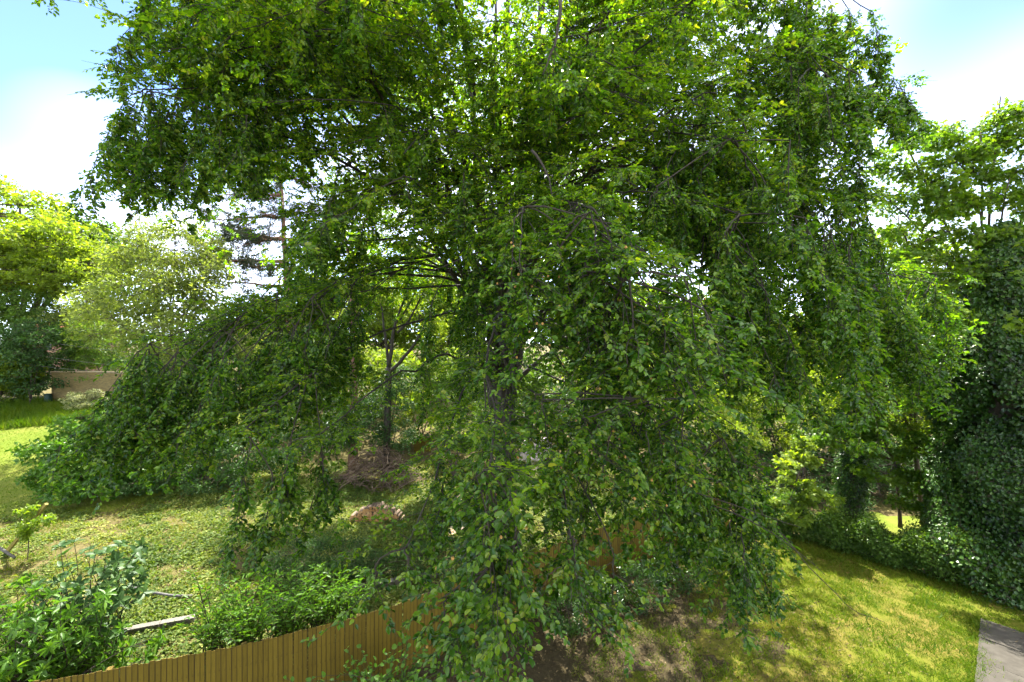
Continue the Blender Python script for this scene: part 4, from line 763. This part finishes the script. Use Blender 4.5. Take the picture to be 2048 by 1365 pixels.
# ------------------------------------------------------------------ right side
SYC = [(1775, 400, 16.5), (1845, 345, 16), (1895, 410, 15.8), (1935, 350, 15.6), (1975, 350, 15.4), (2070, 380, 14.8), (1810, 520, 15.8), (1975, 520, 14.8), (1900, 520, 15.2), (1790, 345, 16.5), (1815, 300, 16), (1850, 285, 16), (1905, 275, 16), (1890, 320, 15.8), (1930, 315, 15.6), (2000, 240, 15.5), (2035, 225, 15.4), (1990, 285, 15.5), (2025, 270, 15.3), (2075, 235, 15.2), (1960, 310, 15.5), (1830, 400, 16), (1870, 430, 15.8), (1920, 385, 15.6), (1960, 410, 15.3), (2010, 390, 15), (2050, 420, 14.8),
       (1800, 460, 16), (1850, 490, 15.6), (1900, 470, 15.4), (1950, 480, 15), (2010, 470, 14.8), (2060, 500, 14.5), (1830, 550, 15.5), (1890, 560, 15), (1940, 550, 14.8), (2000, 570, 14.5), (2050, 590, 14.3), (1870, 620, 15), (1930, 640, 14.6), (2010, 650, 14.3), (1860, 370, 16), (2040, 350, 15), (2080, 300, 15)]
tree('sycamore_tree', 'sunlit sycamore with open branches against the sky at upper right', bp(1985, 16.2), [cl(px + U(-8, 8), py + U(-6, 6), d, U(.55, .85), U(.25, .4)) for px, py, d in SYC],
     10000, .15, M_syc, M_bark_dark, .11, fork=9.2, kind='palm', aspect=.95, flat=.8, sub=12, subr=.62, tshift=.1, updir=.7, shell=.1, twig_r=.01)
tree('young_ash', 'bright loose tree filling the gap between the beech and the ivy column', bp(1850, 19.5), [cl(1800, 480, 19, 1.1, .9), cl(1860, 520, 18.8, 1.2, .9), cl(1820, 580, 18.6, 1.2, .9), cl(1880, 610, 18.4, 1.1, .9), cl(1790, 650, 19, 1.2, .9), cl(1850, 690, 18.6, 1.3, .9), cl(1760, 740, 19, 1.3, .9), cl(1830, 770, 18.6, 1.3, .9), cl(1890, 740, 18.2, 1.0, .9), cl(1800, 830, 18.8, 1.2, .8), cl(1700, 800, 19.5, 1.3, .9), cl(1640, 760, 20, 1.3, 1.0), cl(1690, 560, 18.6, 1.2, .7), cl(1720, 640, 18, 1.0, .6), cl(1660, 660, 18, 1.0, .6), cl(1740, 720, 17, .9, .5), cl(1730, 600, 18.6, 1.0, .6)],  # last clumps, hidden behind the beech, added to cast dapple on slabs and lawn
     21000, .13, M_lime, M_bark_dark, .12, fork=4.0, sub=22, subr=.4, shell=.2, tshift=.05)
# ivy covered column
def ivy_column(name, label, base, h, r0, r1, n, size, mat):
    t = thing(name, label, 'tree', (*base, float(ground_z(*base)))); z0 = float(ground_z(*base)); g = Geo(); zz = np.linspace(-.1, h, 9)
    tube(g, np.stack([base[0] + .1 * np.sin(zz), np.full(9, base[1]), z0 + zz], 1), np.linspace(.42 * r0 ** .5, .3 * r1 ** .5, 9), 10); g.build('trunk', M_bark_dark, t, smooth=True)
    n = n // 6; f = U(0, 1, n) ** .9; a = U(0, 6.283, n); kp_ = vnoise(a * 2.2, f * h * 1.1, 1.0, 5) > .27; f = f[kp_]; a = a[kp_]; n = len(f); bul = 1 + .42 * np.sin(f * 13 + 2 * np.sin(a * 2)) * np.sin(a * 2 + f * 7) + .2 * np.sin(f * 29 + a * 5) * np.sin(a * 4) + .08 * np.sin(a * 11 + f * 41); r = (r0 + (r1 - r0) * f) * np.clip((1.02 - f) * 6, .12, 1) * bul * U(.68, 1.10, n) * np.where(U(0, 1, n) < .05, U(1.1, 1.4, n), 1)
    P = np.stack([base[0] + r * np.cos(a), base[1] + r * np.sin(a), z0 + .1 + f * h], 1); prs = []
    for _ in range(5):
        k = 26; q = np.stack([rng.normal(0, .05, k), rng.normal(0, .16, k), rng.normal(0, .16, k)], 1); N = norm(np.array([1.0, 0, .4]) + rng.normal(0, .35, q.shape)); A = norm(np.array([.4, 0, -1.0]) + rng.normal(0, .45, q.shape)); L = size * U(.6, 1.3, k); gg = Geo()
        leaves(gg, q, A, N, L, L * .9, 'kite', np.clip(.4 + rng.normal(0, .2, k), .01, .99)); tubes(gg, q[:4][:, None] * np.linspace(0, 1, 3)[None, :, None], np.array([.006, .004, .002]), 3, mat=1); prs.append(gg)
    sprays('ivy', prs, P, np.stack([rng.normal(0, .2, n), rng.normal(0, .2, n), a], 1), U(.8, 1.3, n), .12 * (bul - 1) / .3 + rng.normal(0, .1, n), [mat, M_bark_dark], t)
ivy_column('ivy_tree', 'tall tree trunk smothered in dark ivy at the right edge', bp(2010, 15.0), 12.2, 1.75, 1.0, 36000, .105, M_ivy)
ivy_column('ivy_tree', 'second ivy smothered trunk just left of the tall one', bp(1925, 16.8), 9.6, .95, .7, 13000, .105, M_ivy)
ivy_column('ivy_tree', 'slim ivy covered trunk in shade beyond the hedge', bp(1702, 20.0), 6.5, .52, .34, 6000, .075, M_ivy)
# sycamore saplings and low sycamore boughs
tree('sycamore_sapling', 'young sycamore with a thin dark stem at the edge of the lawn', bp(1607, 17.9), [cl(1600, 925, 17.9, .75, .35), cl(1590, 970, 17.7, .85, .3), cl(1640, 1000, 17.7, .8, .3), cl(1575, 1020, 17.6, .8, .3), cl(1620, 1050, 17.6, .7, .3), cl(1610, 890, 18, .5, .25)], 2600, .14, M_lime, M_bark_dark, .035, fork=3.2, kind='palm', aspect=.95, flat=.5, sub=10, subr=.45, updir=.9)
tree('sycamore_bush', 'spreading sunlit sycamore boughs in front of the ivy covered trunk', bp(1800, 19.2), [cl(1780, 950, 18.6, 1.1, .35), cl(1840, 960, 18.2, 1.0, .4), cl(1830, 1000, 18, .9, .35), cl(1770, 900, 19, 1.2, .4), cl(1680, 880, 19, 1.2, .4), cl(1620, 870, 19.5, 1.0, .35), cl(1850, 900, 18.5, 1.0, .4), cl(1740, 850, 19.5, 1.2, .45), cl(1820, 860, 19, 1.2, .4)], 5200, .15, M_syc, M_bark_dark, .07, fork=3.0, kind='palm', aspect=.95, flat=.5, sub=12, subr=.42, updir=.9, cat='shrub')
tree('shaded_thicket', 'dark thicket beyond the hedge left of the ivy column', bp(1760, 24), [cl(1620, 960, 24, 2, 1.6), cl(1720, 940, 25, 2, 2.2), cl(1800, 960, 25, 2.2, 1.8), cl(1880, 960, 23, 2.0, 2.0), cl(1650, 850, 26, 2.4, 2.0), cl(1560, 900, 25, 1.8, 1.8), cl(1660, 1000, 21.5, 1.4, .7), cl(1760, 985, 22, 1.5, .8), cl(1850, 985, 21.5, 1.3, .7), cl(1580, 965, 22.5, 1.5, .9), cl(1800, 930, 22.5, 1.4, 1.0)], 15000, .13, M_dark, M_bark_dark, .1, cat='shrub', fork=1.2)
# hedge
hd = thing('hedge', 'informal leafy hedge along the right edge of the lawn', 'hedge', (HEDGE[1][0], HEDGE[1][1], 0))
hs = np.diff(HEDGE, axis=0); hl = np.linalg.norm(hs, axis=1); hc = np.concatenate([[0], np.cumsum(hl)])
def hpos(s):
    i = np.clip(np.searchsorted(hc, s, side='right') - 1, 0, len(hs) - 1); u = (s - hc[i]) / hl[i]; p = HEDGE[i] + hs[i] * u[:, None]; d = hs[i] / hl[i][:, None]; return p, np.stack([-d[:, 1], d[:, 0]], 1)
n = 4200; s = U(0, hc[-1], n); p, nn = hpos(s); f = U(0, 1, n); hh = 1.15 + .35 * np.sin(s * 1.7) * np.sin(s * .6 + 1) + .22 * np.sin(s * 5.1) + .3 * (rng.uniform(0, 1, n) ** 6); z = .15 + f ** .8 * hh
wd = .55 * (1 - .45 * np.abs(f * 2 - 1.0) ** 2) * (1 + .3 * np.sin(s * 4.3 + z * 3)); e = rng.choice([-1, 1], n) * U(.4, 1.0, n) * wd
P = np.stack([p[:, 0] + nn[:, 0] * (e + .55), p[:, 1] + nn[:, 1] * (e + .55), z], 1)
sprays('foliage', [tuft_proto(24, .085 / .2, .7, 'kite', .8, .6) for _ in range(6)], P, rz(n, .4), .2 * U(.7, 1.3, n), .12 * np.sin(s * 3 + z * 4) + rng.normal(0, .1, n), [M_mid, M_bark_dark], hd)
for s in np.arange(.2, hc[-1], .38):
    p, nn = hpos(np.array([s])); q = np.array([p[0][0] + nn[0][0] * .5, p[0][1] + nn[0][1] * .5, -.05]); g = Geo(); tube(g, wiggle(np.stack([q, q + [U(-.05, .05), U(-.05, .05), .5], q + [U(-.15, .15), U(-.15, .15), 1.1]]), .01), [.022, .016, .008], 5); g.build('stem', M_bark_dark, hd)
# paving
M_slab = bumpmat('concrete_slab', [(.016, .014, .010), (.045, .040, .031), (.085, .077, .062)], (1.2, 1.2, 1.2), 14, .6, .9, .015, rnd=.3)
pave = thing('paving', 'weathered concrete paving slabs in the bottom right corner', 'paving', (13.4, 12.2, .02))
e0 = at(1962, 1238, 12.8)[:2]; e1 = np.array(bp(1945, 10.2)); ax = norm(e1 - e0); ay = np.array([-ax[1], ax[0]])
if ay[0] < 0: ay = -ay
sl0 = 0.0
for r in range(5):
    ln = [1.25, 1.3, 1.22, 1.28, 1.3][r]
    for c in range(3):
        wdc = 1.05; a = e0 + ax * (sl0 + .012) + ay * (c * wdc + .012) + rng.normal(0, .006, 2); la, lb_ = ln - .022, wdc - .022; zt_ = .09 + rng.normal(0, .005)
        V = [(*q, zz) for zz in (-.02, zt_) for q in (a, a + ax * la, a + ax * la + ay * lb_, a + ay * lb_)]; g = Geo()
        g.add(V, [(0, 1, 2, 3), (4, 7, 6, 5), (0, 4, 5, 1), (1, 5, 6, 2), (2, 6, 7, 3), (3, 7, 4, 0)]); g.build('slab', M_slab, pave)
    sl0 += ln

ft_ = U(0, 1, 90); pa = e0 + ax * (ft_[:, None] * sl0) + ay * rng.normal(.0, .035, (90, 1)); pb = e0 + ay * (U(0, 1, 40)[:, None] * 3.1) + ax * rng.normal(0, .035, (40, 1)); pj = e0 + ay * 1.05 + ax * (U(0, 1, 16)[:, None] * sl0); pe = np.concatenate([pa, pb, pj])
o = sprays('grass', prs, np.stack([pe[:, 0], pe[:, 1], np.full(len(pe), .05)], 1), rz(len(pe), .1), U(.5, 1.3, len(pe)), rng.normal(0, .1, len(pe)), [M_grass]); tag(o, 'ragged grass creeping over the edges and joints of the paving slabs', 'grass')
x, y = e0[0] + U(-.2, 3, 160), e0[1] + U(-3, .4, 160); g = Geo(); leaves(g, np.stack([x, y, np.full(160, .125)], 1), norm(np.stack([rng.normal(0, 1, 160), rng.normal(0, 1, 160), np.zeros(160)], 1)), norm(np.stack([rng.normal(0, .15, 160), rng.normal(0, .15, 160), np.ones(160)], 1)), U(.04, .08, 160), U(.025, .045, 160), 'kite', U(.3, 1, 160))
tag(g.build('leaf_litter', M_litter, kind='stuff'), 'a few dry leaves blown onto the paving slabs', 'leaf litter')

# ------------------------------------------------------------------ left garden things
# log pile
M_log = bumpmat('log_bark', [(.06, .04, .028), (.13, .09, .06), (.26, .2, .14)], (9, 9, 9), 6, .5, .9, .01, rnd=.4)
M_cut = bumpmat('cut_wood', [(.24, .12, .04), (.40, .22, .08), (.52, .34, .16)], (16, 16, 16), 4, .1, .8, .003, rnd=.7)
lc = at(755, 1038, 20.0); lz = float(ground_z(lc[0], lc[1])); logs = thing('log_pile', 'heap of stacked cut logs on the ground cover behind the fence', 'log pile', (lc[0], lc[1], lz))
lm = []
for q in range(4):
    rr = .055 + .012 * q; g = Geo(); a = np.linspace(0, 2 * math.pi, 10, endpoint=False); k = 1 + .08 * np.sin(a * 3 + q); V = [(rr * kk * math.cos(aa), yy, rr * kk * math.sin(aa)) for yy in (0, .55) for aa, kk in zip(a, k)]
    g.add(V, [(i, (i + 1) % 10, 10 + (i + 1) % 10, 10 + i) for i in range(10)]); g.f.append(np.arange(10)[None, ::-1]); g.f.append((np.arange(10) + 10)[None, :]); me = g.mesh('log'); me.materials.append(M_log); me.materials.append(M_cut)
    mi = np.zeros(12, np.int32); mi[10:] = 1; me.polygons.foreach_set('material_index', mi); lm.append(me)
row = 0; zz = lz + .07
while row < 6:
    half = 1.2 * (1 - (row / 5.6) ** 1.7) ** .8 if row < 5.6 else .12; x = -half + U(0, .12)
    while x < half:
        place('log', lm[rng.integers(4)], logs, Matrix.Translation((lc[0] + x + U(-.02, .02), lc[1] - .28 + U(-.06, .06), zz + U(-.015, .015) + .02)) @ Matrix.Rotation(rng.normal(0, .05), 4, 'Z') @ Matrix.Rotation(U(0, 6), 4, 'Y')); x += U(.125, .165)
    row += 1; zz += .118
# brush pile
bc = at(757, 958, 24.8); bz = float(ground_z(bc[0], bc[1])); br = thing('brush_pile', 'tangled heap of dead brown branches behind the log pile', 'brush pile', (bc[0], bc[1], bz))
sm = []
for q in range(8):
    k = 8; t = np.linspace(0, 1, k); pts = np.stack([t * 1.0 - .5, .12 * np.sin(t * 3 + q), .22 * np.sin(t * math.pi) * (.4 + .12 * q)], 1); pts = wiggle(pts, .02); g = Geo(); tube(g, pts, np.linspace(.016, .005, k), 4)
    for j in (3, 5): tube(g, np.stack([pts[j], pts[j] + np.array([.18, U(-.12, .12), U(.02, .14)])]), [.008, .003], 3)
    me = g.mesh('stick'); me.materials.append(M_stick); sm.append(me)
for i in range(290):
    a = U(0, 6.283); r = U(0, 1) ** .6; hx, hy = 2.2 * r * math.cos(a), 1.3 * r * math.sin(a); top = 1.9 * (1 - r ** 2) + .1; s_ = U(.9, 1.9)
    place('stick', sm[rng.integers(8)], br, Matrix.Translation((bc[0] + hx, bc[1] + hy, bz + U(.25, 1) * top)) @ Matrix.Rotation(U(0, 6.283), 4, 'Z') @ Matrix.Rotation(U(-.55, .55), 4, 'Y') @ Matrix.Scale(s_, 4))
# wooden panel behind
pc = at(845, 898, 29.5); pz = float(ground_z(pc[0], pc[1])); pf = thing('fence_panel', 'small weathered waney lap fence panel behind the brush pile', 'fence panel', (pc[0], pc[1], pz))
for i in range(6):
    g = Geo(); z0 = pz + .08 + i * .155; V = [(pc[0] - .55, pc[1] - .02, z0), (pc[0] + .55, pc[1] - .02, z0 + U(-.01, .01)), (pc[0] + .55, pc[1] + .005, z0 + .17), (pc[0] - .55, pc[1] + .005, z0 + .17)]; V += [(a, b_ + .012, c_) for a, b_, c_ in V]
    g.add(V, [(0, 1, 2, 3), (4, 7, 6, 5), (0, 4, 5, 1), (1, 5, 6, 2), (2, 6, 7, 3), (3, 7, 4, 0)]); g.build('slat', M_fence, pf)
for xx in (-.58, -.02, .52):
    g = Geo(); box(g, (pc[0] + xx, pc[1] - .055, pz), (pc[0] + xx + .05, pc[1] - .025, pz + 1.08)); g.build('post', M_fence, pf)
# concrete edging along the bed
M_conc = bumpmat('old_concrete', [(.07, .064, .052), (.13, .12, .10), (.2, .185, .16)], (5, 5, 5), 8, .35, .9, .01, rnd=.15)
ke = thing('bed_edging', 'row of old concrete edging blocks along the raised bed behind the fence', 'edging', (-10, 12.6, 0))
ka, kb = np.array([-12.0, 11.75]), np.array([-3.0, 15.0]); kd = norm(kb - ka); kn = np.array([-kd[1], kd[0]]); s = 0
while s < np.linalg.norm(kb - ka):
    ln = U(.85, 1.0)
    if not (2.6 < s < 3.5) and U(0, 1) < .8: 
        a = ka + kd * s + rng.normal(0, .01, 2); V = [(*q, zz) for zz in (-.05, .18 + rng.normal(0, .02)) for q in (a, a + kd * (ln - .03), a + kd * (ln - .03) + kn * .2, a + kn * .2)]; g = Geo()
        g.add(V, [(0, 1, 2, 3), (4, 7, 6, 5), (0, 4, 5, 1), (1, 5, 6, 2), (2, 6, 7, 3), (3, 7, 4, 0)]); g.build('block', M_conc, ke)
    s += ln
# fallen bleached branch
fb = [at(246, 1188, 14.4), at(265, 1190, 14.3), at(300, 1203, 14.0), at(350, 1211, 13.75), at(384, 1208, 13.8)]; fb = np.array(fb); fb[:, 2] = ground_z(fb[:, 0], fb[:, 1]) + .16
M_bleach = bumpmat('bleached_wood', [(.045, .043, .038), (.10, .095, .088), (.2, .19, .175)], (10, 10, 10), 6, .4, .85, .01)
g = Geo(); tt = np.linspace(0, 4, 16); q = np.stack([np.interp(tt, range(5), fb[:, i]) for i in range(3)], 1); tube(g, wiggle(q, .008), np.linspace(.028, .045, 16), 8)
tag(g.build('fallen_branch', M_bleach, smooth=True, off=tuple(fb[2])), 'bleached grey fallen branch lying on the ground cover behind the shrubs', 'branch')
# leaning stake with its young tree, and the pole crossing it
a = at(2, 1112, 16.6); a[2] = float(ground_z(a[0], a[1])) - .1; b_ = at(93, 1008, 16.6); g = Geo()
dv = norm(b_ - a); sd = norm(np.cross(dv, [0, 1, 0])); up = np.cross(sd, dv); V = [p + sd * sx * .05 + up * sy * .05 for p in (a, b_) for sx, sy in ((-1, -1), (1, -1), (1, 1), (-1, 1))]
g.add(V, [(0, 1, 5, 4), (1, 2, 6, 5), (2, 3, 7, 6), (3, 0, 4, 7), (4, 5, 6, 7), (3, 2, 1, 0)]); M_stake = bumpmat('stake_wood', [(.10, .08, .02), (.2, .16, .04), (.3, .24, .08)], (20, 20, 3), 5, .3, .85, .005)
tag(g.build('wooden_stake', M_stake, off=tuple(a)), 'leaning square wooden stake beside the young yellow tree at left', 'stake')
g = Geo(); tube(g, [at(-40, 1078, 15.8), at(0, 1097, 15.75), at(30, 1116, 15.7)], [.05, .05, .045], 7); tag(g.build('timber_pole', M_bleach, smooth=True, off=tuple(at(30, 1116, 15.7))), 'short grey pole lying across the foot of the leaning stake', 'pole')
sb_ = at(55, 1109, 16.4); sz = float(ground_z(sb_[0], sb_[1]))
tree('young_tree', 'young yellow leaved sapling on a bare thin stem at left', (sb_[0], sb_[1]), [cl(70, 1050, 16.4, .38, .16), cl(55, 1020, 16.4, .3, .12), cl(85, 1040, 16.3, .3, .12), cl(60, 1065, 16.3, .3, .12)], 520, .13, M_syc, M_bark_dark, .016, fork=at(55, 1055, 16.4)[2], sub=7, subr=.5, tshift=.35, updir=1.0, twig_r=.006)

# ------------------------------------------------------------------ shoot shrubs with large leaves near the fence
def shoot_shrub(name, label, base, tips, bend, leafspec, mat, hero_kind, per, n_hero=300, whorl=False, stem_r=.012, spread=.25, bark=M_twig, upbias=.8):
    """shoots from the base to each tip; leaves along the outer part or in whorls at the end"""
    L0, asp = leafspec; base = np.asarray(base, float); t = thing(name, label, 'shrub', base); gt = Geo(); out = []
    for tip in tips:
        tip = np.asarray(tip, float); b0 = base + np.array([U(-spread, spread), U(-spread, spread), 0]); m_ = b0 * .5 + tip * .5; m_[2] += bend * np.linalg.norm((tip - b0)[:2]) + .1
        m_[:2] = b0[:2] * .65 + tip[:2] * .35; q = bez(b0, m_, tip, 12); q = wiggle(q, .012); tube(gt, q, np.linspace(stem_r, stem_r * .35, 12), 4, cap=False)
        T = norm(np.gradient(q, axis=0))
        if whorl:
            for e, k in ((11, per), (9, per - 2), (7, per - 3)):
                if k < 2: continue
                a = np.linspace(0, 6.283, k, endpoint=False) + U(0, 6); tx = T[e]; s1 = norm(np.cross(tx, [.3, .2, 1.0])); s2 = np.cross(tx, s1); A = s1 * np.cos(a)[:, None] + s2 * np.sin(a)[:, None] + tx * U(.15, .6) + rng.normal(0, .15, (k, 3)); N = norm(tx * 1.0 + np.array([0, 0, .5]) + rng.normal(0, .2, (k, 3)))
                out.append((np.repeat(q[e][None], k, 0), A, N, L0 * U(.75, 1.2, k)))
        else:
            k = per; f = np.linspace(3, 10.98, k) + U(-.2, .2, k); f = np.clip(f, 0, 10.99); i0 = f.astype(int); P = q[i0] + (q[i0 + 1] - q[i0]) * (f - i0)[:, None]; tx = T[i0]; s1 = norm(np.cross(tx, [0, 0, 1.0]) + 1e-3); sg = np.where(np.arange(k) % 2, 1, -1)[:, None]
            A = norm(tx * .7 + s1 * sg * .8 + rng.normal(0, .2, P.shape) + np.array([0, 0, .05])); N = norm(np.array([0, 0, upbias]) + rng.normal(0, .3, P.shape) + norm(tx) * -.1); out.append((P, A, N, L0 * U(.65, 1.15, k)))
    P, A, N, L = [np.concatenate([o[i] for o in out]) for i in range(4)]; W_ = L * asp * U(.85, 1.15, len(L)); T = np.clip(rng.normal(.5, .24, len(L)), .01, .99)
    gt.build('stems', bark, t, 'stuff'); hm = hero_leaf_meshes('leaf', mat, hero_kind); P, A, N, L, W_, T = split_hero(P, A, N, L, W_, T, t, hm, n_hero)
    if len(P): g = Geo(); leaves(g, P, A, N, L, W_, 'strap', T); g.build('foliage', mat, t, 'stuff')
    print(name, len(P)); return t
def tipcloud(spec):
    out = []
    for (px0, px1, py0, py1, d0, d1, n) in spec:
        for i in range(n): out.append(at(U(px0, px1), U(py0, py1), U(d0, d1)))
    return out
shoot_shrub('rhododendron', 'glossy long leaved rhododendron in the bottom left corner', (-10.6, 9.6, 0), tipcloud([(-60, 120, 1230, 1370, 8.6, 10.2, 45), (60, 250, 1180, 1350, 9.2, 10.4, 40), (-60, 80, 1150, 1260, 9.5, 11, 16), (120, 330, 1270, 1330, 9.3, 10.0, 22)]), .2, (.20, .32), M_laurel, 'strap', 8, whorl=True, stem_r=.016, spread=.8)
shoot_shrub('broad_leaved_shrub', 'dark broad leaved shrub with lobed grey green leaves above the rhododendron', (-10.9, 10.9, 0), tipcloud([(110, 290, 1085, 1200, 10.2, 11.2, 30), (60, 240, 1170, 1270, 9.8, 10.8, 30), (230, 290, 1090, 1150, 10.3, 10.8, 6)]), .15, (.21, .5), M_dark, 'oval', 5, whorl=True, stem_r=.016, spread=.5)
shoot_shrub('feathery_conifer', 'small feathery conifer shoot at the left edge behind the rhododendron', (-11.9, 10.4, 0), tipcloud([(-20, 60, 1180, 1300, 10.2, 10.8, 40)]), .05, (.10, .16), M_mid, 'strap', 30, n_hero=0, stem_r=.014, spread=.15)
lt = []
for (px, d, n) in [(430, 11.2, 24), (500, 11.2, 30), (570, 11.4, 30), (640, 11.8, 26), (700, 12.2, 20), (380, 11.0, 8)]:
    lt.append(((px - CX) / FPX * d, d, n))
for q, (x_, d, n) in enumerate(lt):
    pxc = x_ / d * FPX + CX
    LB = ['leftmost cherry laurel shoots beside the concrete edging', 'cherry laurel with arching shoots behind the fence, second from left', 'cherry laurel leaning over the fence top, middle of the row', 'cherry laurel with bright shoots hanging over the fence', 'cherry laurel at the right end of the fence row']
    if q == 5: continue
    shoot_shrub('cherry_laurel', LB[q], (x_, d, 0), tipcloud([(pxc - 75, pxc + 75, 1140 - 4 * q, 1275 - 20 * q, d - 1.4, d + .3, int(n * 1.5)), (pxc - 70, pxc + 70, 1225 - 22 * q, 1295 - 25 * q, d - 1.9, d - 1.0, n // 2)]), .3, (.155, .34), M_laurel, 'strap', 15, n_hero=200, stem_r=.012, spread=.3)['group'] = 'cherry laurels along the back of the fence'
cs = [cl(600, 1110, 14.6, 1.0, .7), cl(680, 1120, 14.8, 1.0, .7), cl(740, 1140, 15, .9, .6), cl(640, 1160, 14.2, 1.0, .6), cl(560, 1140, 14.4, .7, .6), cl(820, 1120, 15.5, .9, .6)]
tree('yew_shrub', 'fine leaved dark yew like shrub behind the cherry laurels', bp(660, 14.8), cs, 15000, .065, M_dark, M_bark_dark, .035, cat='shrub', fork=.5, sub=34, aspect=.4)
shoot_shrub('climbing_shrub', 'round leaved shrub growing against the near side of the fence', (-3.0, 9.6, 0), tipcloud([(690, 870, 1290, 1400, 8.8, 9.8, 46), (560, 700, 1345, 1420, 8.2, 9.0, 14), (800, 880, 1270, 1330, 9.6, 10.1, 10)]), .1, (.11, .82), M_laurel, 'round', 9, stem_r=.01, spread=.8, upbias=.5)
cs = [cl(1200, 1190, 13.0, .8, .6), cl(1280, 1170, 13.7, .9, .6), cl(1360, 1140, 14.6, 1.0, .7), cl(1440, 1110, 15.6, 1.0, .8), cl(1130, 1220, 12.4, .7, .6)]
cs = [(np.array([c[0], min(c[1], float(fence_y(c[0])) - .6), max(.45, c[2])]), r) for c, r in cs]
tree('shade_shrub', 'dark straggling shrub at the foot of the fence under the beech', (3.2, 14.0), cs, 9000, .07, M_ivy, M_bark_dark, .03, cat='shrub', fork=.3, sub=30)
